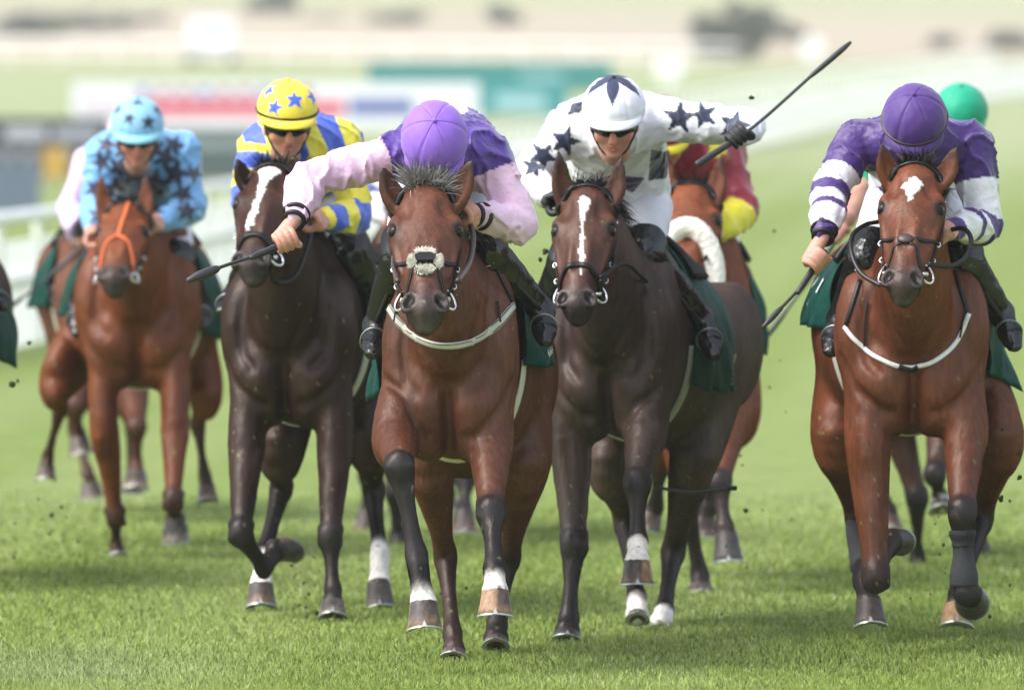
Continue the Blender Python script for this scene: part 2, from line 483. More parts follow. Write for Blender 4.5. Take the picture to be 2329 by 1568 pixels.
# ------------------------------------------------------------------ horses
from mathutils.bvhtree import BVHTree
class Surf:
    """a finished surface that straps, hair and cloth can be laid on"""
    def __init__(s, V, F): s.b = BVHTree.FromPolygons([Vector(v) for v in V.tolist()], F.tolist())
    def near(s, p):
        r = s.b.find_nearest(Vector(p)); return np.array(r[0]), np.array(r[1])
    def project(s, pts, off=0.0, it=0):
        out = []
        for p in np.asarray(pts, float):
            q, n = s.near(p); out.append(q + n * off)
        return np.array(out)
    def grad(s, pts, e=0): return np.array([s.near(p)[1] for p in np.asarray(pts, float)])
    def ray(s, o, d, dist=2.0):
        r = s.b.ray_cast(Vector(o), Vector(d), dist); return None if r[0] is None else np.array(r[0])
GREEN = (.002, .040, .030)
def ribbon(F, path, w, th, off=.002, m=8, proj=True, nrm=None, closed=False):
    """flat band laid on the surface of F"""
    P = catmull(path, m)
    if proj: P = F.project(P, off)
    for _ in range(2): P[1:-1] = .25 * P[:-2] + .5 * P[1:-1] + .25 * P[2:]
    N = F.grad(P, .01) if nrm is None else np.tile(np.asarray(nrm, float), (len(P), 1))
    for _ in range(2): N[1:-1] = unit(N[:-2] + 2 * N[1:-1] + N[2:])
    T = unit(np.gradient(P, axis=0)); S = unit(np.cross(N, T)); N = unit(np.cross(T, S))
    w = np.broadcast_to(np.asarray(w, float), (len(P),))[:, None] / 2
    R = [P - S * w, P - S * w * .8 + N * th, P + S * w * .8 + N * th, P + S * w]
    k = len(P); v = np.stack(R, 1).reshape(-1, 3)
    i = np.arange(k - 1)[:, None] * 4; j = np.arange(4)[None]
    f = np.stack([i + j, i + 4 + j, i + 4 + (j + 1) % 4, i + (j + 1) % 4], -1).reshape(-1, 4)
    f = np.vstack([f, [[0, 1, 2, 3], [4 * k - 1, 4 * k - 2, 4 * k - 3, 4 * k - 4]]])
    return v, f

def hair_mesh(mb, roots, dirs, lens, rs, droop=0.5, w=.004, spread=.3, c0=(.05, .05, .05), c1=None, seg=4, curl=.10):
    """tapering flat locks"""
    n = len(roots); roots = np.asarray(roots); dirs = unit(np.asarray(dirs) + rs.normal(size=(n, 3)) * spread)
    t = np.linspace(0, 1, seg + 1)
    L = np.asarray(lens)[:, None, None]
    P = roots[:, None] + dirs[:, None] * (L * t[None, :, None]) + V3(0, 0, -1) * (L * droop * t[None, :, None] ** 2)
    curl = rs.normal(size=(n, 3)) * curl
    P = P + curl[:, None] * L * (t[None, :, None] ** 2)
    sd = unit(np.cross(dirs, rs.normal(size=(n, 3))))
    ww = (w * rs.uniform(.6, 1.3, n))[:, None, None] * (1 - t[None, :, None] ** 2 * .92)
    v = np.stack([P - sd[:, None] * ww, P + sd[:, None] * ww], 2).reshape(-1, 3)
    b = (np.arange(n) * 2 * (seg + 1))[:, None]; j = np.arange(seg)[None] * 2
    f = np.stack([b + j, b + j + 1, b + j + 3, b + j + 2], -1).reshape(-1, 4)
    c0 = np.asarray(c0); c1 = c0 if c1 is None else np.asarray(c1)
    mixv = rs.uniform(0, 1, n)[:, None]
    cc = np.repeat(c0 * (1 - mixv) + c1 * mixv, 2 * (seg + 1), 0)
    mb.add(v, f, cc)

def hoof_mesh(C, down, front, s=1.0, ln=.076, dark=.5, off=.2, tan=(.30, .18, .10), drk=(.035, .028, .026), seed=0):
    """truncated cone of horn with a sloping toe; returns horn verts/faces/colours and the rim for the shoe"""
    down = unit(down); front = unit(front - down * np.dot(front, down)); side = np.cross(down, front)
    n = 28; a = np.linspace(0, 2 * np.pi, n, endpoint=False)
    rs = np.random.RandomState(seed)
    rings = []; cols = []
    hl = np.clip(ln / (.076 * s), .55, 1.6)
    prof = [(-.014, .041, .0), (0, .046, .0), (.012, .047, .006), (.035, .051, .015), (.058, .056, .024), (.074, .059, .030), (.076, .055, .030)]
    tn = np.where(np.abs(((a - off + np.pi) % (2 * np.pi)) - np.pi) < np.pi * dark, 1.0, 0.0)
    for h, r, fo in prof:
        fr = np.cos(a); heel = np.clip(-fr, 0, 1)
        hh = h * hl * (1 - .32 * heel)
        rr = r * (1 + .04 * np.clip(fr, 0, 1))
        rings.append(C + (down[None] * hh[:, None] + front[None] * (rr * fr * .98 + fo)[:, None] + side[None] * (rr * np.sin(a))[:, None]) * s)
        lowmix = np.clip((h - .045) / .03, 0, 1)
        k = np.clip(tn * (1 - .75 * lowmix) + .25 * rs.uniform(-1, 1, n), 0, 1)[:, None]
        cols.append(np.asarray(tan) * (1 - k) + np.asarray(drk) * k)
    v = np.concatenate(rings); cols = np.concatenate(cols)
    k = len(prof); i = np.arange(k - 1)[:, None] * n; j = np.arange(n)[None]
    f = np.stack([i + j, i + (j + 1) % n, i + n + (j + 1) % n, i + n + j], -1).reshape(-1, 4)
    v = np.vstack([v, (rings[-1].mean(0) - down * .012 * s)[None]]); cols = np.vstack([cols, [drk]])
    q = np.arange(n); t = np.stack([(k - 1) * n + q, (k - 1) * n + (q + 1) % n, np.full(n, len(v) - 1)], 1)
    # shoe: open ring following the rim
    rim = rings[-2]; cen = rim.mean(0); sel = [i for i in range(n) if np.cos(a[i]) > -.82]
    sel = sel[len(sel) // 2 + 1:] + sel[:len(sel) // 2 + 1] if sel[0] == 0 else sel
    order = sorted(range(n), key=lambda i: ((a[i] + np.pi) % (2 * np.pi)))
    order = [i for i in order if np.cos(a[i]) > -.82]
    ro = []
    for i in order:
        d = rim[i] - cen
        ro.append([cen + d * 1.03, cen + d * 1.05 + down * .006 * s, cen + d * .70 + down * .006 * s, cen + d * .70])
    ro = np.array(ro); m = len(ro); sv = ro.reshape(-1, 3)
    i = np.arange(m - 1)[:, None] * 4; j = np.arange(4)[None]
    sf = np.stack([i + j, i + 4 + j, i + 4 + (j + 1) % 4, i + (j + 1) % 4], -1).reshape(-1, 4)
    sf = np.vstack([sf, [[0, 1, 2, 3], [4 * m - 1, 4 * m - 2, 4 * m - 3, 4 * m - 4]]])
    # toe clip
    tp = cen + (rim[0] - cen) * 1.06; up = -unit(down * .9 + front * .32)
    cv = np.array([tp - side * .010 * s + down * .005 * s, tp + side * .010 * s + down * .005 * s, tp + up * .020 * s])
    cv = np.vstack([cv, cv - front * .004 * s]) + front * .003 * s
    return v, f, t, cols, sv, sf, cv

FORE_T = [(0, 0), (1, 0), (1, .3), (1, .65), (1, .86), (1, .95), (2, 0), (2, .08), (2, .2), (2, .5), (2, .8), (2, .93), (3, 0), (3, .2), (3, .6), (4, 0)]
FORE_R = [(.075, .15), (.080, .115), (.070, .083), (.055, .06), (.047, .050), (.0505, .054), (.0525, .056), (.0485, .052), (.040, .045), (.0295, .035), (.031, .037), (.037, .042), (.0405, .046), (.0385, .044), (.036, .038), (.047, .047)]
HIND_T = [(0, 0), (0, .5), (1, 0), (1, .35), (1, .7), (1, .9), (2, 0), (2, .08), (2, .2), (2, .5), (2, .8), (2, .93), (3, 0), (3, .2), (3, .6), (4, 0)]
HIND_R = [(.12, .24), (.105, .21), (.092, .14), (.074, .092), (.049, .058), (.043, .056), (.048, .062), (.045, .057), (.038, .049), (.0295, .036), (.031, .037), (.036, .041), (.0405, .045), (.0385, .043), (.036, .037), (.047, .047)]

def vnormals(V, F):
    n = np.cross(V[F[:, 2]] - V[F[:, 0]], V[F[:, 3]] - V[F[:, 1]]); N = np.zeros_like(V)
    for k in range(4): np.add.at(N, F[:, k], n)
    return unit(N)

def leg_path(J, T):
    out = []
    for i, t in T:
        out.append(J[i] if t == 0 else lerp(J[i], J[i + 1], t))
    return np.array(out)

def horse(S):
    rs = np.random.RandomState(S.get('seed', 1))
    D = S['D']; s = S.get('s', 1.0); cw = S.get('cw', 1.0); dz = S.get('dz', 0.0); vox = S.get('vox', .0105)
    yaw = math.radians(S.get('yaw', 0)); B = V3(math.sin(yaw), math.cos(yaw), 0); R = V3(math.cos(yaw), -math.sin(yaw), 0)
    coat = np.array(S['coat']); dark = np.array(S['dark']); face = np.array(S.get('face', coat)); muz = np.array(S.get('muzc', (.022, .018, .018)))
    c0 = at(*S['chest'], D + .85); c0[2] = 0
    def body(x, b, z): return c0 + R * (x * s) + B * (b * s) + V3(0, 0, z * s + dz)
    F = Field()
    # trunk
    rmp = S.get('rump', 0.0)
    st = [(.06, 1.03, .15, .22), (.17, 1.05, .195, .31), (.40, 1.07, .222, .37), (.75, 1.03, .262, .345), (1.1, 1.015, .278, .33), (1.4, 1.04, .27, .295), (1.65, 1.07, .262, .25), (1.9, 1.07, .21, .22), (2.05, 1.04, .13, .17)]
    st = [(b, z + rmp * np.clip((b - .45) / 1.0, 0, 1), w, h) for b, z, w, h in st]
    F.loft([body(0, b, z) for b, z, _, _ in st], [w * cw * s for *_, w, _ in st], [h * s for *_, h in st], U=R, k=.03, colr=coat, m=3)
    # breast and shoulders
    for sx in (-1, 1):
        Rx = np.array([R, B, V3(0, 0, 1)])
        F.ell(body(sx * .088 * cw, .0, .90), V3(.104 * cw, .122, .165) * s, Rx, k=.016, colr=coat)
        F.ell(body(sx * .150 * cw, .05, 1.06), V3(.085 * cw, .125, .22) * s, Rx, k=.022, colr=coat)
        F.ell(body(sx * .135 * cw, .22, 1.17), V3(.075 * cw, .17, .24) * s, Rx, k=.04, colr=coat)
        F.ell(body(sx * .07 * cw, .03, .775), V3(.07 * cw, .10, .075) * s, Rx, k=.03, colr=coat)
        F.ell(body(sx * .165, 1.72, 1.07 + rmp), V3(.12, .24, .24) * s, Rx, k=.05, colr=coat)
    # head frame
    hl = .615 * s * S.get('hs', 1.0); q = hl / .60
    M0 = at(*S['muz'], D); d0 = at(*S['poll'], D) - M0
    dy = math.sqrt(max(hl ** 2 - d0[0] ** 2 - d0[2] ** 2, .02))
    P0 = at(*S['poll'], D + dy); L = unit(M0 - P0)
    hy = math.radians(S.get('hyaw', 0)); X0 = V3(math.cos(hy), math.sin(hy), 0); X0 = unit(X0 - L * np.dot(X0, L)); N0 = np.cross(L, X0)
    if N0[1] > 0: N0 = -N0
    RH = np.array([X0, L, N0])
    def hd(x, l, n): return P0 + (X0 * x + L * l + N0 * n) * q
    def he(x, l, n, rx, rl, rn, k=.02, colr=None, sub=False, tilt=0.0):
        if sub and colr is None: colr = (1, 1, 1)
        RR = RH
        if tilt:
            c, sn = math.cos(tilt), math.sin(tilt); RR = np.array([X0 * c + L * sn, -X0 * sn + L * c, N0])
        F.ell(hd(x, l, n), V3(rx, rl, rn) * q, RR, k=k, colr=face if colr is None else colr, sub=sub)
    # neck
    NA = hd(0, .11, -.17)
    nb, n1 = body(0, .30, 1.16), body(0, -.02, 1.21)
    n2 = lerp(n1, NA, .5) + V3(0, 0, .035)
    nkw = S.get('nkw', 1.0)
    F.loft([nb, n1, n2, lerp(n2, NA, .65), NA], np.array([.17, .142, .112, .09, .078]) * s * nkw, np.array([.28, .26, .205, .165, .135]) * s, U=R, k=.05, colr=[coat, coat, coat, lerp(coat, face, .5), face], m=5)
    # skull
    he(0, .115, -.085, .088, .135, .088, k=.03)
    he(0, .22, -.075, .098, .12, .075, k=.03)
    for sx in (-1, 1):
        he(sx * .086, .215, -.062, .026, .05, .04, k=.025)
        he(sx * .078, .185, -.052, .03, .045, .03, k=.03)
        he(sx * .058, .225, -.165, .042, .135, .115, k=.03)
        he(sx * .052, .33, -.10, .032, .12, .05, k=.03)
    mzc = [face, face, face, lerp(face, muz, .25), lerp(face, muz, .75)]
    F.loft([hd(0, .20, -.075), hd(0, .30, -.07), hd(0, .40, -.072), hd(0, .48, -.078), hd(0, .53, -.082)], np.array([.09, .074, .060, .054, .054]) * q, np.array([.07, .068, .066, .066, .064]) * q, U=X0, k=.02, colr=mzc, m=3)
    F.loft([hd(0, .22, -.19), hd(0, .36, -.165), hd(0, .47, -.135), hd(0, .555, -.112)], np.array([.055, .045, .033, .022]) * q, np.array([.06, .048, .036, .024]) * q, U=X0, k=.03, colr=[face, face, lerp(face, muz, .5), muz], m=3)
    he(0, .536, -.064, .036, .046, .048, k=.016, colr=muz * 1.7)
    he(0, .562, -.074, .030, .028, .028, k=.010, colr=muz * 1.3)
    he(0, .580, -.090, .024, .016, .020, k=.005, colr=muz * 3.0 + .04)
    for sx in (-1, 1):
        he(sx * .045, .522, -.046, .027, .046, .030, k=.012, colr=muz * 2.3 + .004, tilt=-sx * .30)
        he(sx * .050, .538, -.012, .0185, .033, .028, k=.005, sub=True, tilt=-sx * .42, colr=(.006, .004, .004))
        he(sx * .054, .560, -.062, .010, .014, .016, k=.008, sub=True)
        he(sx * .108, .219, -.034, .018, .024, .020, k=.010, sub=True)
        he(sx * .030, .36, -.012, .010, .07, .012, k=.02)
        he(sx * .064, .145, -.012, .018, .034, .014, k=.03, sub=True)
        F.loft([hd(sx * .094, .255, -.062), hd(sx * .084, .32, -.062), hd(sx * .070, .385, -.066)], np.array([.008, .009, .006]) * q, np.array([.008, .009, .006]) * q, k=.014, colr=face, m=3)
    # ears
    for i, sx in enumerate((-1, 1)):
        e0 = hd(sx * .070, .078, -.10); tip = at(*S['ears'][i], P0[1] + S.get('eard', -.02))
        mid = lerp(e0, tip, .5) + X0 * sx * .006
        ax = unit(tip - e0); fr = unit(N0 - ax * np.dot(N0, ax)); sdv = np.cross(ax, fr)
        F.loft([e0, lerp(e0, tip, .28), mid, lerp(e0, tip, .8), tip], np.array([.032, .042, .038, .024, .006]) * q, np.array([.026, .024, .019, .013, .005]) * q, U=sdv, k=.012, colr=[face, face, face, lerp(face, dark, .5), dark], m=4)
        if S.get('detail', True):
            F.loft([lerp(e0, tip, .25) + fr * .022, lerp(e0, tip, .5) + fr * .019, lerp(e0, tip, .78) + fr * .013], np.array([.018, .024, .011]) * q, np.array([.011, .013, .007]) * q, U=sdv, k=.006, sub=True, m=3)
    # legs
    feet = []
    for lg in S['legs']:
        J = [at(p[0], p[1], D + p[2]) for p in lg['J']]
        sx = lg['side']; ls = s * lg.get('k', 1.0)
        if lg['kind'] == 'f':
            top = body(sx * .135 * cw, .16, 1.06)
            P = leg_path([top] + J[:4], FORE_T); rad = np.array(FORE_R) * ls
            tn = 6
        else:
            top = body(sx * .145, 1.62, 1.08 + rmp)
            P = leg_path([top] + J[:4], HIND_T); rad = np.array(HIND_R) * ls
            P[6] += B * .012; tn = 6
        c = np.tile(coat, (len(P), 1)); up = lg.get('black', 1.0)
        for i in range(len(P)):
            if i >= tn: c[i] = lerp(coat, dark, up)
            elif i == tn - 1: c[i] = lerp(coat, dark, .75 * up)
            elif i == tn - 2: c[i] = lerp(coat, dark, .25 * up)
        w = lg.get('white', 0)     # 1 pastern, 2 fetlock, 3 sock
        if w:
            n = len(P); c[n - [0, 1, 3, 5, 6, 2][w]:] = (.72, .68, .64)
        F.loft(P, rad[:, 0] * lg.get('wd', 1.0), rad[:, 1], U=lg.get('U', R), k=lg.get('kk', .03), colr=c, m=4)
        if lg['kind'] == 'f':
            d_ = J[1] - J[0]; L_ = np.linalg.norm(d_); T_ = d_ / L_; fr_ = unit(V3(0, -1, .2) - T_ * np.dot(V3(0, -1, .2), T_)); sd_ = np.cross(T_, fr_)
            for o_, w_, q0, q1 in ((.030, .030, .0, .62), (-.034, .026, .05, .72)):
                F.loft([J[0] + T_ * L_ * q0 + fr_ * .040 * ls + sd_ * o_ * ls, J[0] + T_ * L_ * lerp(q0, q1, .45) + fr_ * .036 * ls + sd_ * o_ * ls, J[0] + T_ * L_ * q1 + fr_ * .018 * ls + sd_ * o_ * .6 * ls], np.array([w_, w_ * .95, .012]) * ls, np.array([w_, w_, .012]) * ls, U=tuple(sd_), k=.010, colr=[c[1], c[2], c[4]], m=3)
            for o_, t_, r_ in ((.036, -.030, .017), (-.036, -.030, .017), (.034, .034, .015), (-.034, .034, .015)):
                F.ell(J[1] + sd_ * o_ * ls + T_ * t_ * ls + fr_ * .016 * ls, V3(r_, r_, r_) * ls, None, k=.012, colr=c[tn])
            for o_, t_, r_ in ((.021, .004, .010), (-.021, .004, .010), (0, .046, .012)):
                F.ell(J[1] + sd_ * o_ * ls + T_ * t_ * ls + fr_ * .064 * ls, V3(r_, r_, r_) * ls, None, k=.016, colr=(1, 1, 1), sub=True)
        if lg['kind'] == 'f' and lg.get('kneecap', True):
            F.ell(J[1] + V3(0, -.026, .004) * ls, V3(.042, .03, .052) * ls, None, k=.02, colr=c[tn])
        if lg['kind'] == 'h':
            dv = unit(J[0] - J[1]); F.ell(J[1] + B * .045 * ls + dv * .035, V3(.024, .035, .04) * ls, None, k=.025, colr=c[tn])
        feet.append((J, lg))
    if S.get('detail', True):
        gr = [([(0, b, z) for b, z in ((-.15, .99), (-.15, .90), (-.13, .82), (-.06, .74))], .014)]
        for sx in (-1, 1):
            gr += [([(sx * x, b, z) for x, b, z in path], r_) for path, r_ in (([(.045, -.16, 1.16), (.035, -.16, 1.04), (.022, -.14, .95)], .013), ([(.055, -.12, .775), (.115, -.10, .815), (.165, -.05, .89), (.20, .0, .98)], .014),
                   ([(.125, -.08, 1.22), (.150, -.07, 1.10), (.145, -.09, .99), (.105, -.12, .93)], .015), ([(.20, .05, 1.12), (.215, .03, 1.0), (.215, .03, .90)], .012))]
        allpts = F.project(np.array([body(x * cw, b, z) for path, _ in gr for x, b, z in path]), .004, 3); k_ = 0
        for path, r_ in gr:
            F.loft(allpts[k_:k_ + len(path)], r_ * s, r_ * s, k=.022, sub=True, m=4); k_ += len(path)
    allp = [p for p in F.p]
    lo = np.min([p['lo'] for p in allp], 0); hi = np.max([p['hi'] for p in allp], 0)
    ys = []; y = lo[1] - .03
    while y < hi[1] + .04:
        ys.append(y); y += (vox * 1.25 if y < c0[1] + .05 else vox * 1.75)
    hfine = .0064 if vox < .011 else vox
    def fine(a0, a1, f0, f1):
        out = []; a = a0 - .03
        while a < a1 + .03:
            out.append(a); a += hfine if f0 < a < f1 else vox
        return out
    hx = [hd(x, l, 0)[0] for x in (-.1, .1) for l in (0, .6)]; hz = [hd(0, 0, 0)[2], hd(0, .6, -.1)[2]]
    V, Fc = F.mesh(fine(lo[0], hi[0], min(hx), max(hx)), ys, fine(lo[2], hi[2], min(hz), max(hz)))
    V1 = smooth_mesh(V, Fc, 1, .5); V2 = smooth_mesh(V1, Fc, 22 if vox < .013 else 6, .65)
    wt = np.clip((V[:, 1] - c0[1] - .12) / .2, 0, 1) * np.clip((V[:, 2] - .75) / .15, 0, 1)
    V = V1 + (V2 - V1) * wt[:, None]
    V3_ = smooth_mesh(V, Fc, 7, .6); wt = np.clip((V[:, 1] - c0[1] - .8) / .2, 0, 1) * np.clip((.85 - V[:, 2]) / .1, 0, 1) * np.clip((V[:, 2] - .32) / .1, 0, 1)
    V = V + (V3_ - V) * wt[:, None]
    nrm = vnormals(V, Fc); a, b_ = noise3(S.get('seed', 1) + 70, 34, 6), noise3(S.get('seed', 1) + 71, 85, 5)
    xyz = (V[:, 0], V[:, 1], V[:, 2] * .55); hf = np.clip((V[:, 1] - P0[1] - .05) / .15, .25, 1)
    hf = hf * (1 - .85 * np.clip((V[:, 1] - c0[1] - .15) / .2, 0, 1))
    V = V + nrm * ((.0030 * a(*xyz) + .0014 * b_(*xyz)) * hf)[:, None]
    jg = noise3(S.get('seed', 1) + 9, 130, 6)(V[:, 0], V[:, 1], V[:, 2] * .3) * .012
    C = F.colors(V + jg[:, None] * V3(0, 0, 1) * (V[:, 2] < .62)[:, None], default=coat)
    for p in F.p:
        if p['sub'] and p['col'] is not None and p['t'] == 'e' and p['col'][0] < .01:
            C[F._prim_pts(p, V[:, 0], V[:, 1], V[:, 2]) < .003] = p['col']
    fl_ = rs.uniform(0, 1, len(V)) < np.where(V[:, 2] < .9, .006, .0015)
    C[fl_] = np.array([(.13, .115, .05), (.06, .045, .025), (.16, .17, .05)])[rs.randint(0, 3, fl_.sum())]
    for sx in (-1, 1):
        de = np.linalg.norm(V - hd(sx * .0895, .219, -.044), axis=1) / q; w_ = np.clip((.040 - de) / .014, 0, 1)[:, None]; C = C * (1 - .75 * w_) + np.array((.012, .009, .008)) * .75 * w_
    # white face marking, in head coordinates
    if 'mark' in S:
        rel = (V - P0) / q; hx, hl_, hn = rel @ X0, rel @ L, rel @ N0
        jig = (noise3(S.get('seed', 1), 170)(V[:, 0], V[:, 1], V[:, 2]) * .008)
        for poly in S['mark']:
            m = in_poly(hx + jig, hl_ + jig, poly) & (hn > -.10)
            C[m] = (.74, .71, .69)
    SF = Surf(V, Fc)
    base = V3(c0[0] + B[0] * .9, c0[1] + B[1] * .9, 0)
    rt = root('racehorse', base, S['label'], 'horse', 'racehorses galloping up the straight')
    obj('body', V, Fc, M['coat'], rt, C)
    # hooves
    for hi_, (J, lg) in enumerate(feet):
        if not lg.get('hoof', True): continue
        Cn, Tn = J[3], J[4]
        fr = V3(*lg.get('front', (0, -1, .0)))
        v, f, t, cc, sv, sf, cv = hoof_mesh(Cn, Tn - Cn, fr, s * lg.get('hk', 1.0), np.linalg.norm(Tn - Cn), lg.get('hd', .5), lg.get('ho', .2), seed=S.get('seed', 1) * 7 + hi_, tan=lg.get('tan', (.28, .165, .09)))
        mb = MB(); mb.add(v, f, cc); mb.f3.append(t); ho = mb.build('hoof', M['hoof'], rt)
        mb = MB(); mb.add(sv, sf, (.4, .43, .42)); n0 = mb.n; mb.add(cv, np.array([[0, 1, 2], [5, 4, 3], [0, 3, 4], [0, 4, 1], [1, 4, 5], [1, 5, 2], [2, 5, 3], [2, 3, 0]]), (.6, .66, .64))
        mb.build('horseshoe', M['alu'], ho, smooth=False)
        if 'wrap' in lg:
            for t0, t1, cc, rr in lg['wrap']:
                A_, B_ = lerp(J[1], J[2], t0), lerp(J[1], J[2], t1)
                mb = MB(); add_tube(mb, [A_, lerp(A_, B_, .3), lerp(A_, B_, .7), B_], [rr[0] * s, rr[0] * s * 1.02, rr[1] * s * .98, rr[1] * s], cc, n=18, m=4); mb.build('leg_bandage', M['bandage'], rt)
    # eyes
    for sx in (-1, 1):
        mb = MB(); add_ball(mb, hd(sx * .0895, .219, -.044), .0235 * q, (.012, .008, .006), n=16, m=12); mb.build('eye', M['eye'], rt)
    # mane and forelock
    hc0, hc1 = S.get('hair', ((.012, .011, .011), (.03, .028, .028)))
    n = S.get('nlock', 420)
    ux = rs.uniform(-1, 1, n)
    roots = np.array([hd(u * .045, rs.uniform(-.005, .05), -.045 - .02 * rs.uniform()) for u in ux])
    fl = S.get('lock', (V3(0, -.2, 1), .10, .3))
    mb = MB(); hair_mesh(mb, roots, np.tile(fl[0], (n, 1)) + X0 * ux[:, None] * .35, rs.uniform(.35, 1.0, n) * fl[1], rs, droop=fl[2], w=.0021, spread=.26, curl=.24, c0=hc0, c1=hc1)
    mb.build('forelock', M['hair'], rt)
    n = S.get('nmane', 700); t = rs.uniform(0, 1, n)
    A, Bq = hd(0, -.0, -.12), body(0, .32, 1.43)
    roots = np.array([lerp(A, Bq, a) for a in t]); roots = SF.project(roots + V3(0, 0, .03), -.004)
    mb = MB(); side = S.get('mane', 1)
    hair_mesh(mb, roots, np.tile(V3(side * .8, .5, .55), (n, 1)), rs.uniform(.09, .17, n), rs, droop=.75, w=.0032, spread=.2, c0=hc0, c1=hc1)
    mb.build('mane', M['hair'], rt)
    n = 320 if S.get('tail', True) else 0
    if n:
        tb = body(0, 2.06, 1.16 + rmp); roots = tb + rs.normal(size=(n, 3)) * .022
        mb = MB(); hair_mesh(mb, roots, np.tile(V3(S.get('tailx', .0), .9, .1), (n, 1)), rs.uniform(.35, .75, n), rs, droop=.55, w=.003, spread=.07, c0=hc0, c1=hc1, seg=6)
        mb.build('tail', M['hair'], rt)
    return dict(S=S, F=SF, hd=hd, body=body, rt=rt, X0=X0, L=L, N0=N0, q=q, P0=P0, R=R, B=B, D=D, s=s, rs=rs, c0=c0)
# ------------------------------------------------------------------ the field of runners: where each one is and how it is stretched
BAY, BLK = (.094, .033, .0185), (.014, .012, .0135)
def fore(side, J, **k): return dict(kind='f', side=side, J=J, **k)
def hind(side, J, **k): return dict(kind='h', side=side, J=J, **k)
HS = {}
HS['pink'] = dict(D=38.0, seed=1, chest=(1022, 880), yaw=3, rump=-.12, cw=1.0, coat=BAY, dark=BLK, face=(.098, .035, .021), poll=(968, 391), muz=(966, 704), hyaw=0,
    ears=[(866, 378), (1074, 360)], label='bay racehorse with fluffy sheepskin cross noseband and grey forelock, ahead of the field', mane=1,
    hair=((.13, .12, .12), (.42, .40, .385)), lock=(V3(.05, -.35, .95), .125, .30), nlock=2200, hs=1.09, tailx=.0,
    legs=[fore(-1, [(900, 985, .80), (908, 1062, .48), (947, 1262, .45), (963, 1372, .38), (966, 1438, .35)], white=1, hd=.42, ho=-.1, front=(0, -1, .15)),
          fore(1, [(1115, 985, .88), (1116, 1165, .60), (1124, 1292, .44), (1126, 1346, .37), (1126, 1405, .35)], white=5, hd=.2, ho=-.7, front=(0, -1, .0)),
          hind(-1, [(975, 1035, 1.55), (1012, 1262, 1.98), (1029, 1440, 1.70), (1032, 1478, 1.64), (1030, 1506, 1.61)], white=0, hk=.8, black=.8, wd=.9),
          hind(1, [(1195, 1035, 1.7), (1155, 1262, 2.30), (1130, 1420, 2.20), (1128, 1450, 2.14), (1127, 1480, 2.10)], hk=.8)])
HS['stripe'] = dict(D=42.0, seed=2, chest=(652, 860), yaw=7, rump=.06, cw=1.10, coat=(.024, .0105, .0075), dark=(.010, .0085, .009), face=(.036, .0135, .009), poll=(614, 354), muz=(560, 598), hyaw=-16,
    ears=[(536, 362), (668, 352)], label='dark brown racehorse with long white blaze running down to its nose', mane=1, hs=1.02,
    legs=[fore(-1, [(562, 985, .85), (548, 1212, .62), (600, 1290, .92), (628, 1250, 1.0), (655, 1228, 1.06)], wd=.88, front=(.2, .2, -1), tan=(.1, .07, .06), hd=.8, kneecap=True),
          fore(1, [(762, 985, .85), (751, 1222, .66), (757, 1340, .60), (757, 1368, .54), (757, 1412, .50)], hk=.9, wd=.88, white=0, front=(0, -1, .3), hd=.85, tan=(.2, .15, .11)),
          hind(-1, [(640, 1010, 1.65), (640, 1105, 2.05), (600, 1262, 1.55), (594, 1332, 1.42), (594, 1389, 1.38)], white=2, hd=.7),
          hind(1, [(838, 985, 1.75), (848, 1110, 2.15), (864, 1262, 1.75), (861, 1332, 1.66), (866, 1391, 1.62)], white=3, hd=.9, tan=(.12, .09, .07))],
    mark=[[(-.035, .075), (-.005, .052), (.03, .058), (.048, .075), (.038, .105), (.012, .14), (.006, .22), (-.002, .30), (-.010, .38), (-.03, .415), (-.034, .36), (-.024, .28), (-.016, .20), (-.020, .13)]])
HS['star'] = dict(D=40.3, seed=3, chest=(1388, 880), yaw=10, rump=-.06, cw=1.0, coat=(.052, .033, .027), dark=(.020, .0175, .019), face=(.070, .028, .018), poll=(1334, 400), muz=(1304, 698), hyaw=-9,
    ears=[(1269, 346), (1414, 358)], label='dark brown racehorse with narrow white stripe and one white forefoot, second from front', mane=1, lock=(V3(.2, -.3, .9), .10, .4),
    legs=[fore(-1, [(1297, 985, .92), (1305, 1237, .74), (1293, 1408, .68), (1290, 1432, .62), (1288, 1459, .60)], hk=.86, hd=1.0, tan=(.06, .05, .045)),
          fore(1, [(1470, 960, .80), (1448, 1100, .50), (1450, 1232, .42), (1449, 1276, .34), (1449, 1330, .33)], white=2, hd=.28, ho=.5, front=(0, -1, .05)),
          hind(-1, [(1390, 1045, 1.65), (1420, 1180, 2.1), (1448, 1362, 1.55), (1449, 1395, 1.50), (1449, 1420, 1.46)], white=2, hk=.75),
          hind(1, [(1580, 1030, 1.80), (1530, 1250, 2.25), (1510, 1392, 1.95), (1503, 1415, 1.88), (1500, 1440, 1.84)], white=2, hk=.6, tan=(.6, .57, .53), hd=.1)],
    mark=[[(-0.021, 0.115), (-0.007, 0.085), (0.010, 0.100), (0.025, 0.115), (0.014, 0.155), (0.007, 0.200), (0.010, 0.270), (0.014, 0.320), (0.020, 0.400), (0.012, 0.455), (0.004, 0.400), (-0.002, 0.320), (-0.004, 0.240), (-0.008, 0.170)]])
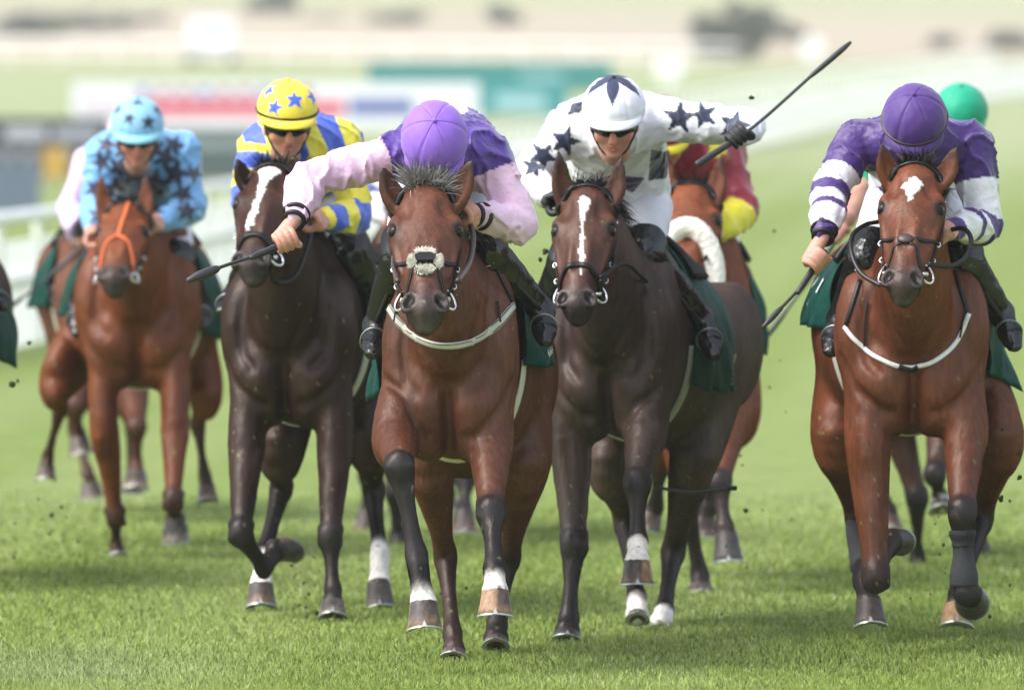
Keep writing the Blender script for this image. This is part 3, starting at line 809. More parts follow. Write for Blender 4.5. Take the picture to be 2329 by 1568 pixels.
HS['blue'] = dict(D=47.6, seed=4, chest=(312, 860), yaw=0, cw=1.16, coat=(.125, .035, .013), dark=(.035, .015, .010), face=(.145, .042, .015), poll=(286, 444), muz=(252, 624), hyaw=-8,
    ears=[(227, 396), (333, 396)], label='chestnut brown racehorse wearing a bright orange strap down its face', mane=1, vox=.0135,
    legs=[fore(-1, [(235, 950, .85), (263, 1172, .95), (264, 1240, 1.05), (266, 1252, 1.03), (267, 1266, 1.02)], wd=.76, hk=.7, hd=1.0),
          fore(1, [(398, 950, .80), (394, 1140, .60), (396, 1160, .95), (399, 1178, .92), (402, 1222, .94)], wd=.78, hd=.6, tan=(.45, .38, .33), front=(0, -.2, -1)),
          hind(-1, [(128, 860, 1.8), (138, 925, 2.5), (108, 1040, 2.75), (106, 1062, 2.72), (104, 1096, 2.70)], wd=.8, hk=.8),
          hind(1, [(470, 880, 1.8), (449, 962, 2.3), (466, 1085, 2.1), (470, 1108, 2.05), (474, 1150, 2.0)], wd=.8, hk=.8)])
HS['purple'] = dict(D=39.1, seed=5, chest=(2074, 880), yaw=0, rump=.05, cw=1.16, coat=(.108, .032, .014), dark=BLK, face=(.12, .036, .016), poll=(2082, 348), muz=(2046, 653), hyaw=-7,
    ears=[(2003, 328), (2177, 332)], label='bay racehorse with small white star and double bridle straps, nearest the right edge', mane=1, lock=(V3(.05, -.4, .9), .09, .2), dz=.05,
    legs=[fore(-1, [(1972, 985, .85), (1991, 1312, .72), (2018, 1240, 1.02), (2026, 1230, 1.06), (2036, 1210, 1.12)], hd=1.0, tan=(.06, .05, .05), front=(.3, .2, -1), black=.9),
          fore(1, [(2195, 965, .85), (2187, 1166, .62), (2192, 1345, .62), (2206, 1352, .74), (2210, 1350, .84)], wrap=[(.22, .42, (.012, .012, .013), (.046, .040)), (.40, .92, (.026, .026, .03), (.036, .050))], hd=1.0, front=(0, 0, -1), tan=(.06, .05, .05)),
          hind(-1, [(1900, 985, 1.75), (1948, 1175, 2.15), (1962, 1318, 1.62), (1975, 1370, 1.50), (1979, 1432, 1.46)], wrap=[(.12, .80, (.032, .032, .037), (.044, .042))], hd=.95, tan=(.08, .06, .05)),
          hind(1, [(2270, 985, 1.75), (2232, 1175, 2.20), (2180, 1350, 1.62), (2174, 1380, 1.50), (2173, 1434, 1.46)], hd=.1, ho=2.5, white=0)],
    mark=[[(-0.037, 0.148), (-0.016, 0.123), (0.008, 0.110), (0.033, 0.127), (0.031, 0.154), (0.018, 0.172), (0.007, 0.199), (0.000, 0.226), (-0.010, 0.204), (-0.018, 0.172)]])
HS['wool'] = dict(D=44.3, seed=6, chest=(1580, 820), yaw=0, cw=.98, coat=(.13, .036, .015), dark=(.022, .017, .017), face=(.14, .040, .017), poll=(1568, 396), muz=(1558, 636), hyaw=-6, hs=1.12,
    ears=[(1512, 330), (1640, 352)], label='chestnut racehorse with thick white sheepskin noseband half hidden behind its neighbour', mane=-1, vox=.0135,
    legs=[fore(-1, [(1540, 960, .85), (1560, 1150, .7), (1592, 1310, .8), (1592, 1335, .75), (1592, 1366, .72)], hd=1.0),
          fore(1, [(1665, 930, .85), (1634, 1100, .55), (1648, 1200, .48), (1652, 1222, .42), (1656, 1280, .40)], hd=1.0, tan=(.09, .08, .08)),
          hind(-1, [(1520, 930, 1.75), (1500, 1060, 2.2), (1490, 1150, 2.4), (1480, 1170, 2.4), (1470, 1200, 2.4)]),
          hind(1, [(1680, 930, 1.75), (1640, 1060, 2.2), (1610, 1150, 2.0), (1602, 1180, 2.0), (1598, 1215, 2.0)])])
HS['green'] = dict(D=46.8, seed=7, chest=(2110, 800), yaw=-4, cw=1.0, coat=(.05, .022, .016), dark=BLK, poll=(2080, 480), muz=(2075, 656), hs=.85, s=.97, detail=False,
    ears=[(2045, 440), (2115, 440)], label='dark racehorse almost hidden behind the bay with the white star', mane=1, vox=.021,
    legs=[fore(-1, [(2030, 940, .85), (2085, 1130, .8), (2086, 1270, 1.0), (2086, 1282, .98), (2086, 1304, .97)], hk=.75),
          fore(1, [(2150, 940, .8), (2125, 1080, .5), (2138, 1130, .6), (2140, 1145, .58), (2143, 1170, .55)], white=1),
          hind(-1, [(2000, 950, 1.75), (1990, 1080, 2.1), (2022, 1160, 2.0), (2022, 1180, 1.95), (2024, 1215, 1.92)], white=0),
          hind(1, [(2180, 950, 1.75), (2240, 1120, 2.2), (2225, 1220, 2.0), (2228, 1240, 2.0), (2230, 1275, 2.0)])])
HS['lilac'] = dict(D=52.0, seed=8, chest=(235, 790), yaw=-4, cw=1.0, coat=(.11, .042, .025), dark=(.05, .025, .02), poll=(230, 520), muz=(235, 656), hs=.85, s=.97, detail=False,
    ears=[(205, 480), (255, 480)], label='bay racehorse hidden behind the chestnut with the orange face strap', mane=-1, vox=.023,
    legs=[fore(-1, [(180, 870, .8), (172, 920, .5), (178, 985, .7), (180, 1000, .68), (186, 1038, .66)], black=.5),
          fore(1, [(300, 890, .8), (312, 970, .5), (310, 1060, .6), (309, 1078, .55), (308, 1118, .52)], black=.4, hk=1.1),
          hind(-1, [(170, 880, 1.75), (170, 970, 2.2), (200, 1080, 2.0), (205, 1100, 2.0), (210, 1130, 2.0)]),
          hind(1, [(280, 880, 1.75), (300, 970, 2.2), (300, 1080, 2.2), (300, 1095, 2.2), (300, 1120, 2.2)])])
HS['navy'] = dict(D=49.2, seed=9, chest=(950, 790), yaw=2, cw=1.0, coat=(.07, .035, .028), dark=(.024, .02, .022), poll=(925, 455), muz=(935, 646), hs=.9, s=1.0, detail=False,
    ears=[(900, 412), (955, 412)], label='brown racehorse glimpsed between the leading bay and the dark horse with the blaze', mane=-1, vox=.021,
    legs=[fore(-1, [(885, 940, .85), (900, 1120, .6), (905, 1220, .7), (903, 1240, .66), (902, 1284, .64)], hd=1.0),
          fore(1, [(1025, 930, .8), (1058, 1090, .5), (1056, 1155, .4), (1055, 1168, .34), (1055, 1215, .32)], hd=1.0),
          hind(-1, [(850, 930, 1.75), (835, 1080, 2.2), (838, 1150, 2.3), (836, 1165, 2.3), (832, 1215, 2.3)], hd=1.0),
          hind(1, [(1010, 930, 1.75), (1025, 1060, 2.2), (1018, 1115, 2.3), (1016, 1130, 2.3), (1014, 1150, 2.3)])])
HS['edge'] = dict(D=44.5, seed=10, chest=(-190, 880), yaw=0, cw=1.0, coat=(.05, .03, .024), dark=BLK, poll=(-180, 420), muz=(-190, 656), detail=False,
    ears=[(-230, 370), (-130, 370)], label='dark racehorse entering at the left edge, only its green saddle cloth showing', mane=-1, vox=.023,
    legs=[fore(-1, [(-270, 980, .85), (-270, 1180, .6), (-265, 1300, .5), (-265, 1330, .46), (-265, 1380, .44)]),
          fore(1, [(-110, 980, .85), (-115, 1150, .5), (-115, 1270, .4), (-115, 1300, .36), (-115, 1360, .34)]),
          hind(-1, [(-260, 1000, 1.7), (-250, 1180, 2.1), (-245, 1330, 1.8), (-245, 1350, 1.78), (-245, 1385, 1.76)]),
          hind(1, [(-120, 1000, 1.7), (-130, 1180, 2.1), (-125, 1330, 1.8), (-125, 1350, 1.78), (-125, 1385, 1.76)])])

for k_ in ('chest', 'poll', 'muz'): HS['edge'][k_] = (HS['edge'][k_][0] + 14, HS['edge'][k_][1])
HS['edge']['ears'] = [(a + 14, b) for a, b in HS['edge']['ears']]
for l_ in HS['edge']['legs']: l_['J'] = [(a + 14, b, c) for a, b, c in l_['J']]
# ------------------------------------------------------------------ tack
def wrap(H, b, ph, off):
    """points on the trunk: b metres behind the breast, angle ph (degrees from the spine, + = picture right)"""
    b = np.asarray(b, float).ravel(); ph = np.radians(np.asarray(ph, float).ravel())
    c = np.array([H['body'](0, x, 1.06) for x in b])
    d = H['R'][None] * np.sin(ph)[:, None] + V3(0, 0, 1)[None] * np.cos(ph)[:, None]
    out = []
    for ci, di in zip(c, d):
        h = H['F'].ray(ci + di * .62 * H['s'], -di, .62 * H['s'])
        out.append(ci + di * .25 if h is None else h)
    return np.array(out) + d * off, d

def patch(H, name, b0, b1, p0, p1, off, mat, parent, cfun, nb=26, npn=60, th=.006, flare=None, shape=None):
    bb, pp = np.meshgrid(np.linspace(0, 1, nb), np.linspace(0, 1, npn), indexing='ij')
    B_ = b0 + (b1 - b0) * bb; P_ = p0 + (p1 - p0) * pp
    if shape is not None: B_ = shape(B_, pp)
    P, d = wrap(H, B_, P_, off)
    if flare is not None: P = P + d * flare(bb.ravel(), pp.ravel())[:, None]
    P = P.reshape(nb, npn, 3)
    for _ in range(2):
        Q = P.copy(); Q[1:-1, 1:-1] = (P[:-2, 1:-1] + P[2:, 1:-1] + P[1:-1, :-2] + P[1:-1, 2:] + 2 * P[1:-1, 1:-1]) / 6; P = Q
    d = d.reshape(nb, npn, 3); O = P + d * th
    v = np.concatenate([P.reshape(-1, 3), O.reshape(-1, 3)]); k = nb * npn
    i = np.arange(nb - 1)[:, None] * npn; j = np.arange(npn - 1)[None]
    f = np.stack([i + j, i + j + 1, i + npn + j + 1, i + npn + j], -1).reshape(-1, 4)
    rim = [(x, 0) for x in range(nb)] + [(nb - 1, y) for y in range(1, npn)] + [(x, npn - 1) for x in range(nb - 2, -1, -1)] + [(0, y) for y in range(npn - 2, 0, -1)]
    ri = np.array([x * npn + y for x, y in rim]); rn = np.roll(ri, -1)
    fs = np.vstack([f + k, f[:, ::-1], np.stack([ri, ri + k, rn + k, rn], 1)])
    cc = cfun(B_.ravel(), P_.ravel()); cc = np.vstack([cc, cc])
    return obj(name, v, fs, mat, parent, cc)

def letters(H, txt, size, b, ph, parent, rot=0.0, lift=None):
    """flat white print pressed onto the cloth"""
    cu = bpy.data.curves.new('print', 'FONT'); cu.body = txt; cu.size = 1.0; cu.align_x = 'CENTER'; cu.align_y = 'CENTER'
    to = bpy.data.objects.new('print', cu); col.objects.link(to)
    me = to.to_mesh()
    v = np.array([x.co for x in me.vertices])[:, :2] * size; fs = [list(p.vertices) for p in me.polygons]
    t3 = np.array([x for x in fs if len(x) == 3]); t4 = np.array([x for x in fs if len(x) == 4])
    to.to_mesh_clear(); bpy.data.objects.remove(to); bpy.data.curves.remove(cu)
    c, s = math.cos(rot), math.sin(rot); v = v @ np.array([[c, s], [-s, c]])
    sg = 1 if ph > 0 else -1
    bq, pq = b + sg * v[:, 0], ph - sg * np.degrees(v[:, 1] / .32)
    P, dv = wrap(H, bq, pq, .018); P = P + dv * lift(bq, pq)[:, None]
    fl = [x for x in (t3, t4) if len(x)]
    mb = MB(); mb.v = [P]; mb.n = len(P); mb.c = [np.tile((.78, .8, .8), (len(P), 1))]
    if len(t3): mb.f3 = [t3]
    if len(t4): mb.f4 = [t4]
    return mb.build('lettering', M['white_strap'], parent, smooth=False)

def ring(mb, c, r, tr, ax1, ax2, colr=None, n=22, a0=0, a1=2 * np.pi, e=1.0):
    a = np.linspace(a0, a1, n)
    add_tube(mb, [c + ax1 * (r * math.cos(x)) + ax2 * (r * e * math.sin(x)) for x in a], tr, colr, n=6, m=1, cap=False)

def tack(H, T):
    F, hd, rt, q, D = H['F'], H['hd'], H['rt'], H['q'], H['D']; rs = H['rs']
    X0, L, N0 = H['X0'], H['L'], H['N0']
    br = root_part('bridle', rt)
    lm = M[T.get('leather', 'leather')]
    def band(name, pts, w, mat=lm, parent=br, th=.005, off=.001, c=(.02, .018, .017), **k):
        v, f = ribbon(F, [hd(*p) for p in pts], w * q, th * q, off=off, **k)
        return obj(name, v, f, mat, parent, np.tile(c, (len(v), 1)))
    band('browband', [(-.104, .135, -.125), (-.102, .095, -.10), (-.083, .055, -.06), (-.045, .030, -.02), (0, .022, 0), (.045, .030, -.02), (.083, .055, -.06), (.102, .095, -.10), (.104, .135, -.125)], T.get('bw', .019), th=.008)
    band('headpiece', [(-.1, .11, -.12), (-.085, .05, -.15), (-.04, .0, -.17), (0, -.015, -.18), (.04, .0, -.17), (.085, .05, -.15), (.1, .11, -.12)], .022)
    for sx in (-1, 1):
        cs = band('cheek_strap', [(sx * .105, .10, -.118), (sx * .11, .20, -.115), (sx * .10, .30, -.11), (sx * .085, .38, -.10), (sx * .074, .44, -.09)], .016)
        for (x, l, n) in ((.106, .12, -.108), (.098, .32, -.10), (.085, .395, -.098)):
            p = F.project([hd(sx * x, l, n)], .008)[0]
            mb = MB(); ring(mb, p, .011 * q, .0026 * q, X0 * .55, L, n=10)
            mb.build('buckle', M['metal'], br)
    for sx in (-1, 1):
        c = F.project([hd(sx * .072, .465, -.09)], .006)[0] + X0 * sx * .008
        mb = MB(); ring(mb, c, .034 * q, .0042 * q, unit(X0 * .6 * sx - N0 * .75), L, n=24)
        ro = mb.build('bit_ring', M['metal'], br)
        mb = MB(); add_tube(mb, [c - X0 * sx * .03, c + X0 * sx * .006], .007 * q, n=8, m=1); mb.build('bit_end', M['wool'] if T.get('bitwool') else M['metal'], br)
    nb = T.get('nose', 'plain')
    if nb == 'plain':
        l = T.get('nl', .40)
        band('noseband', [(-.062, l + .035, -.15), (-.068, l + .02, -.10), (-.058, l, -.045), (-.03, l - .012, -.012), (0, l - .016, 0), (.03, l - .012, -.012), (.058, l, -.045), (.068, l + .02, -.10), (.062, l + .035, -.15)], .020, th=.009)
    if nb in ('cross', 'woolcross'):
        for sx in (-1, 1):
            band('nose_strap', [(sx * .10, .30, -.12), (sx * .085, .335, -.07), (sx * .055, .365, -.03), (0, .39, .0)], .014)
            band('nose_strap', [(0, .385, 0), (sx * .028, .41, -.015), (sx * .05, .455, -.045), (sx * .062, .50, -.09), (sx * .05, .53, -.13)], .011)
        c = F.project([hd(0, .385, 0)], .008)[0]
        if nb == 'woolcross':
            n = 2600; wv = []
            mb = MB(); roots = []; dirs = []
            for cx, cl in ((-.044, .0), (.044, .0), (0, -.034), (0, .030)):
                a = rs.uniform(0, 6.28, n // 4); r = np.sqrt(rs.uniform(0, 1, n // 4)) * .0195
                ex, el = (1.0, 1.15) if cx else (1.35, .8)
                for k in range(n // 4):
                    x, l = cx + r[k] * math.cos(a[k]) * ex, .39 + cl + r[k] * math.sin(a[k]) * el
                    roots.append(hd(x, l, .0)); dirs.append(N0 * .8 + X0 * (x * 14) + L * ((l - .39) * 14))
            roots = F.project(np.array(roots), .004, 3)
            hair_mesh(mb, roots, np.array(dirs), rs.uniform(.010, .019, len(roots)), rs, droop=.1, w=.0026, spread=.35, c0=(.82, .79, .68), c1=(.93, .91, .84), seg=2)
            mb.build('sheepskin_pad', M['wool'], br)
            v = np.array([c + X0 * x * q + L * l * q + N0 * .017 for x, l in ((-.032, -.008), (-.016, -.019), (.016, -.019), (.032, -.008), (.028, .015), (-.028, .015))])
            mb = MB(); mb.add(v, np.array([[0, 1, 2, 3], [0, 3, 4, 5]])); mb.build('nose_patch', M['leather'], br, smooth=False)
        else:
            mb = MB(); add_ball(mb, c, V3(.027, .02, .008) * q, R=np.array([X0, L, N0]), n=14, m=8); mb.build('nose_disc', M['brown_leather'], br)
    if nb == 'orange':
        oc = (.58, .115, .025)
        mt = M['white_strap']
        band('face_strap', [(.018, .03, 0), (.014, .12, 0), (.006, .22, 0), (0, .31, 0)], .017, mat=mt, c=oc, th=.008)
        for sx in (-1, 1):
            band('nose_strap', [(0, .305, 0), (sx * .03, .335, -.012), (sx * .052, .38, -.04), (sx * .064, .45, -.09)], .015, mat=mt, c=oc, th=.008)
    if nb == 'wool':
        P = [hd(*p) for p in ((-.078, .50, -.13), (-.090, .45, -.10), (-.078, .385, -.04), (-.042, .345, .008), (0, .332, .022), (.042, .345, .008), (.078, .385, -.04), (.090, .45, -.10), (.078, .50, -.13))]
        FW = Field(); FW.loft(P, .036 * q, .036 * q, U=tuple(L), m=4, colr=(.74, .71, .63))
        a = np.array(P); V, Fc = FW.mesh(*[axis(a[:, k].min() - .05, a[:, k].max() + .05, .007) for k in range(3)], warp=lambda x, y, z: .005 * noise3(3, 190)(x, y, z))
        obj('sheepskin_noseband', V, Fc, M['wool'], br, np.tile((.74, .71, .63), (len(V), 1)))
    # reins
    for i, rp in enumerate(T.get('reins', [])):
        mb = MB(); path = [at(a, b, D + c) for a, b, c in rp['p']]
        if rp.get('flat'):
            v, f = ribbon(F, path, rp['flat'], .006, m=8, proj=False, nrm=(0.0, -1.0, .25)); mb.add(v, f)
        else: add_tube(mb, path, rp.get('r', .008), n=8, m=7)
        mb.build('rein', M[rp.get('m', 'leather')], rt)
    # breast strap
    if 'breast' in T:
        bs = T['breast']
        def front(pts, n=10):
            c = catmull(np.array([at(a, b, D + .6) for a, b in pts]), n); out = []
            for p in c:
                h = F.ray(p + V3(0, -.08, 0), V3(0, 1, 0), 1.2)
                if h is not None: out.append(h)
            return np.array(out)
        P = front(bs['p'])
        v, f = ribbon(F, P, bs['w'], .006, off=.003, m=1)
        bo = obj('breast_strap', v, f, M['white_strap'], rt, np.tile(bs['c'], (len(v), 1)))
        if bs.get('edge'):
            for sgn in (-1, 1):
                Pc = F.project(P, .0095)
                off = unit(np.cross(F.grad(Pc, .01), unit(np.gradient(Pc, axis=0)))) * bs['w'] * .33 * sgn
                mb = MB(); add_tube(mb, Pc + off, .0016, n=5, m=1); mb.build('edging', M['brown_leather'], bo)
        if bs.get('patch'):
            v, f = ribbon(F, front(bs['patch'], 6), bs['w'] * 1.1, .009, off=.006, m=1)
            obj('strap_joiner', v, f, M['leather'], bo, np.tile((.02, .02, .02), (len(v), 1)))
        for (a, b), (c, d) in bs.get('tops', []):
            v, f = ribbon(F, front([(a, b), lerp((a, b), (c, d), .5), (c, d)], 6), .016, .005, off=.003, m=1); obj('strap_end', v, f, M['leather'], bo, np.tile((.02, .02, .02), (len(v), 1)))
        for (a, b), (c, d) in bs.get('loops', []):
            mb = MB(); P = F.project(front([(a, b), (c, d)], 7), .008)
            add_tube(mb, P, .004, n=6, m=1); mb.build('strap_tie', M['leather'], bo)
    # saddle cloth, saddle, girth
    c0, c1 = T.get('cloth', (.36, 1.02)); lo, hi = T.get('ph', (-112, 112))
    fl = T.get('flare', 0.0); wh = T.get('white', [])
    def cf(b, p):
        c = np.tile(GREEN, (len(b), 1)) * 1.0
        for poly in wh: c[in_poly(b, p, poly)] = (.70, .72, .73)
        return c
    nz = noise3(H['S'].get('seed', 1) + 40, 9)
    def flare(b, p):
        e = np.abs(p * 2 - 1)
        return .012 + np.clip(e - .45, 0, 1) * (fl * (.6 + .4 * np.sin(b * 7 + p * 5)) + .035 * np.sin(b * 13 + p * 9 + H['S'].get('seed', 1)) + .016 * np.sin(b * 27 - p * 31))
    sdc = patch(H, 'saddle_cloth', c0, c1, lo, hi, .008, M['green_cloth'], rt, cf, flare=flare, nb=30, npn=66, th=.004)
    for tx, sz, b, ph, ro in T.get('text', []): letters(H, tx, sz, b, ph, sdc, ro, lambda b_, p_: flare((b_ - c0) / (c1 - c0), (p_ - lo) / (hi - lo)))
    blk = lambda b, p: np.tile((.014, .013, .013), (len(b), 1))
    sad = patch(H, 'saddle', .50, .82, -46, 46, .022, M['leather'], rt, blk, nb=14, npn=40, th=.02, flare=lambda b, p: .01 + .02 * (b > .75) * (np.abs(p - .5) < .15))
    gb = np.linspace(96, 264, 16); P, d = wrap(H, np.full(16, .42), gb, .004)
    v, f = ribbon(F, P, .075, .006, off=.004, m=2)
    obj('girth', v, f, M['white_strap'], sad, np.tile(T.get('girth', (.45, .44, .38)), (len(v), 1)))
    return br

def root_part(name, parent):
    o = bpy.data.objects.new(name, None); o.empty_display_size = .05; col.objects.link(o); o.parent = parent; return o
# ------------------------------------------------------------------ riders
SKIN = np.array((.52, .27, .20))
def rot_axes(pitch, yaw, roll):
    """head axes: X picture right, Fv out of the face, Uv out of the crown; pitch = degrees looking down"""
    p, y, r = map(math.radians, (pitch, yaw, roll))
    Fv = V3(math.sin(y) * math.cos(p), -math.cos(y) * math.cos(p), -math.sin(p))
    Uv = V3(math.sin(y) * math.sin(p), -math.cos(y) * math.sin(p), math.cos(p))
    X = np.cross(Fv, Uv) * -1
    if X[0] < 0: X = -X
    c, s = math.cos(r), math.sin(r)
    return X * c + Uv * s, Fv, Uv * c - X * s

def fist(Fd, Hc, wr, G, c, out=None):
    """closed hand round the axis G; wr = wrist, so the back of the hand faces it"""
    G = unit(G); bk = unit(wr - Hc); bk = unit(bk - G * np.dot(bk, G)); W = np.cross(G, bk)
    if out is not None and np.dot(W, out) < 0: W = -W
    Fd.loft([wr, lerp(wr, Hc + bk * .03, .6), Hc + bk * .022], [.025, .027, .036], [.021, .021, .021], U=tuple(G), k=.012, colr=c, m=3)
    Fd.ell(Hc + bk * .024 + W * .006, V3(.039, .022, .024), np.array([G, bk, W]), k=.012, colr=c)
    for o, r, l in ((-.030, .0092, .95), (-.0105, .0103, 1.05), (.0095, .0105, 1.06), (.0285, .0098, .98)):
        b = Hc + G * o
        Fd.loft([b + bk * .026 + W * .022, b + bk * .004 + W * .034 * l, b - bk * .020 + W * .022 * l, b - bk * .026 * l - W * .004, b - bk * .010 - W * .021],
                [r * 1.12, r * 1.05, r, r * .95, r * .85], [r * 1.12, r * 1.05, r, r * .95, r * .85], U=tuple(G), k=.0035, colr=c * np.array((1.0, .93, .92)), m=3)
    Fd.loft([Hc + bk * .022 - W * .012 + G * .022, Hc + bk * .004 - W * .028 + G * .036, Hc - bk * .016 - W * .024 + G * .040, Hc - bk * .030 - W * .006 + G * .036],
            [.014, .0125, .0112, .0095], [.014, .0125, .0112, .0095], U=tuple(G), k=.006, colr=c, m=3)

def bounds(F, pad=.02):
    return np.min([p['lo'] for p in F.p], 0) - pad, np.max([p['hi'] for p in F.p], 0) + pad
def grid(F, h, pad=.02):
    lo, hi = bounds(F, pad); return [axis(lo[k], hi[k], h) for k in range(3)]

def rider(S):
    D = S['D']; P = lambda p: at(p[0], p[1], D + p[2]); sd = S.get('seed', 1); vx = S.get('vox', .0066)
    Hc = P(S['head']); X, Fv, Uv = rot_axes(*S.get('gaze', (35, 0, 0)))
    RH = np.array([X, Fv, Uv]); hk = S.get('hk', 1.0)
    hp = lambda x, f, u: Hc + (X * x + Fv * f + Uv * u) * hk
    sh, el, wr, hn = ([P(p) for p in S[k]] for k in ('sh', 'el', 'wr', 'hand'))
    kn, an, to = ([P(p) for p in S[k]] for k in ('knee', 'ankle', 'toe'))
    ch = lerp(sh[0], sh[1], .5); pv = P(S['pelvis']); ac = unit(sh[1] - sh[0])
    hips = [pv - ac * .085 + V3(0, .0, -.085), pv + ac * .085 + V3(0, .0, -.085)]
    sk = np.array(S.get('skin', SKIN)); gl = np.array(S['glove']) if 'glove' in S else None
    base = V3(pv[0], pv[1], min(a[2] for a in an) - .05)
    rt = root('person', base, S['label'], 'person', 'jockeys riding in the race')
    # figure: limbs and trunk (coarse), head and hands (fine) in one mesh
    Fb = Field()
    Fb.loft([pv, lerp(pv, ch, .5), ch, lerp(ch, hp(0, -.02, -.09), .6)], [.12, .115, .15, .06], [.09, .085, .09, .055], U=tuple(ac), k=.04, colr=sk)
    for i in (0, 1):
        Fb.loft([sh[i], lerp(sh[i], el[i], .5), el[i], lerp(el[i], wr[i], .4), wr[i]], [.05, .042, .036, .034, .024], [.05, .042, .036, .034, .022], U=(0, 0, 1), k=.03, colr=sk)
        Fb.loft([hips[i], lerp(hips[i], kn[i], .5), kn[i], lerp(kn[i], an[i], .4), an[i], lerp(an[i], to[i], .7)], [.08, .065, .045, .045, .030, .024], [.08, .065, .05, .048, .032, .016], U=(1, 0, 0), k=.03, colr=sk)
    mb = MB(); V, Fc = Fb.mesh(*grid(Fb, .014)); mb.add(V, Fc, sk)
    Fh = Field()
    def e(x, f, u, rx, rf, ru, k=.015, c=sk, sub=False): Fh.ell(hp(x, f, u), V3(rx, rf, ru) * hk, RH, k=k, colr=c, sub=sub)
    e(0, 0, .02, .074, .093, .10, .02); e(0, .035, -.055, .056, .058, .062, .03); e(0, .070, -.100, .024, .020, .018, .02)
    e(0, .078, .012, .052, .020, .014, .02)
    for sx in (-1, 1):
        e(sx * .042, .062, -.032, .026, .026, .024, .02, sk * np.array((1.08, .85, .8))); e(sx * .077, -.004, -.022, .011, .020, .030, .008, sk * np.array((1.05, .85, .82)))
        e(sx * .031, .096, -.004, .017, .014, .010, .008, sub=True); e(sx * .031, .082, -.005, .013, .012, .010, .004, sk * .55)
    Fh.loft([hp(0, .092, .004), hp(0, .106, -.022), hp(0, .110, -.040)], np.array([.009, .012, .017]) * hk, np.array([.010, .014, .013]) * hk, U=tuple(X), k=.010, colr=sk * np.array((1.06, .86, .82)))
    e(0, .088, -.064, .024, .011, .006, .006, sk * np.array((.9, .52, .5))); e(0, .086, -.077, .020, .011, .006, .006, sk * np.array((.92, .56, .54)))
    e(0, .10, -.0705, .022, .010, .0022, .003, sub=True)
    Fh.loft([hp(0, -.02, -.06), hp(0, -.04, -.13), lerp(hp(0, -.05, -.15), ch, .6)], [.055, .055, .07], [.06, .058, .07], U=tuple(X), k=.03, colr=sk)
    V, Fc = Fh.mesh(*grid(Fh, .0058 if vx < .008 else .011)); mb.add(V, Fc, Fh.colors(V, .006, default=sk))
    for i in (0, 1):
        if S.get('hands', (True, True))[i]:
            Fk = Field(); fist(Fk, hn[i], wr[i], V3(*S['grip'][i]), sk if gl is None else gl, V3(0, -1, 0)); V, Fc = Fk.mesh(*grid(Fk, .0042 if vx < .008 else .007))
            mb.add(V, Fc, Fk.colors(V, .004, default=sk))
    mb.build('body', M['skin'], rt)
    # jacket
    Fj = Field(); aw = S.get('aw', 1.0)
    Fj.loft([lerp(pv, ch, -.12) + V3(0, 0, -.01), lerp(pv, ch, .45) + V3(0, 0, .02), lerp(ch, pv, .12), ch + V3(0, -.03, .0), lerp(ch, hp(0, -.05, -.12), .75)], np.array([.165, .17, .19, .165, .075]) * aw, np.array([.125, .13, .135, .12, .07]) * aw, U=tuple(ac), k=.05)
    for i in (0, 1):
        Fj.loft([lerp(sh[i], ch, .25), sh[i], lerp(sh[i], el[i], .5), el[i], lerp(el[i], wr[i], .45), lerp(el[i], wr[i], .82), lerp(el[i], wr[i], .96)], np.array([.085, .082, .070, .066, .060, .047, .036]) * aw, np.array([.085, .082, .070, .066, .060, .046, .035]) * aw, U=(0, 0, 1), k=.04)
    n1, n2 = noise3(sd + 11, 26), noise3(sd + 23, 60, 4)
    def warp(x, y, z):
        a, b = n1(x, y, z), n2(x, y, z)
        return (.003 - .010 * np.exp(-(a / .13) ** 2) + .005 * np.abs(a)) * S.get('fold', 1.0) - .0025 * np.exp(-(b / .2) ** 2)
    V, Fc = Fj.mesh(*grid(Fj, vx), warp=warp); V = smooth_mesh(V, Fc, 1, .4)
    def armt(V):
        """arm parameter 0..2 from shoulder by elbow to wrist, distance from the arm's axis, and which arm"""
        t = np.zeros(len(V)); dd = np.full(len(V), 9.); wi = np.zeros(len(V), int)
        for i in (0, 1):
            for j, (a, b) in enumerate(((sh[i], el[i]), (el[i], wr[i]))):
                ab = b - a; s_ = np.clip((V - a) @ ab / np.dot(ab, ab), 0, 1); d = np.linalg.norm(V - a - s_[:, None] * ab, axis=1)
                m = d < dd; dd[m] = d[m]; t[m] = (j + s_)[m]; wi[m] = i
        return t, dd, wi
    C = S['silk'](V, dict(armt=armt, sh=sh, el=el, wr=wr, ch=ch, pv=pv, ac=ac, D=D))
    jo = obj('jacket', V, Fc, M['silk'], rt, C)
    for i, cc in S.get('cuffs', []):
        mbk = MB()
        for t in (.90, 1.04):
            c = lerp(el[i], wr[i], t); ax = unit(wr[i] - el[i]); u = unit(np.cross(ax, V3(0, 0, 1))); ring(mbk, c, (.0415 if t < 1 else .034) * aw, .008, u, np.cross(ax, u), n=20)
        mbk.build('cuff_band', M['leather'], jo)
    # breeches
    Fp = Field(); bc = S.get('breeches', (.70, .69, .74))
    Fp.loft([lerp(pv, ch, .15) + V3(0, 0, -.03), pv + V3(0, 0, -.03), pv + V3(0, .03, -.06)], [.12, .125, .11], [.085, .09, .08], U=tuple(ac), k=.05)
    for i in (0, 1):
        Fp.loft([hips[i], lerp(hips[i], kn[i], .5), kn[i], lerp(kn[i], an[i], .12)], [.098, .085, .064, .058], [.10, .088, .07, .064], U=(1, 0, 0), k=.04)
    n3 = noise3(sd + 31, 30)
    V, Fc = Fp.mesh(*grid(Fp, vx * 1.7), warp=lambda x, y, z: np.abs(n3(x, y, z)) * .008)
    C = np.tile(bc, (len(V), 1)) if not callable(bc) else bc(V)
    obj('breeches', V, Fc, M['breeches'], rt, C)
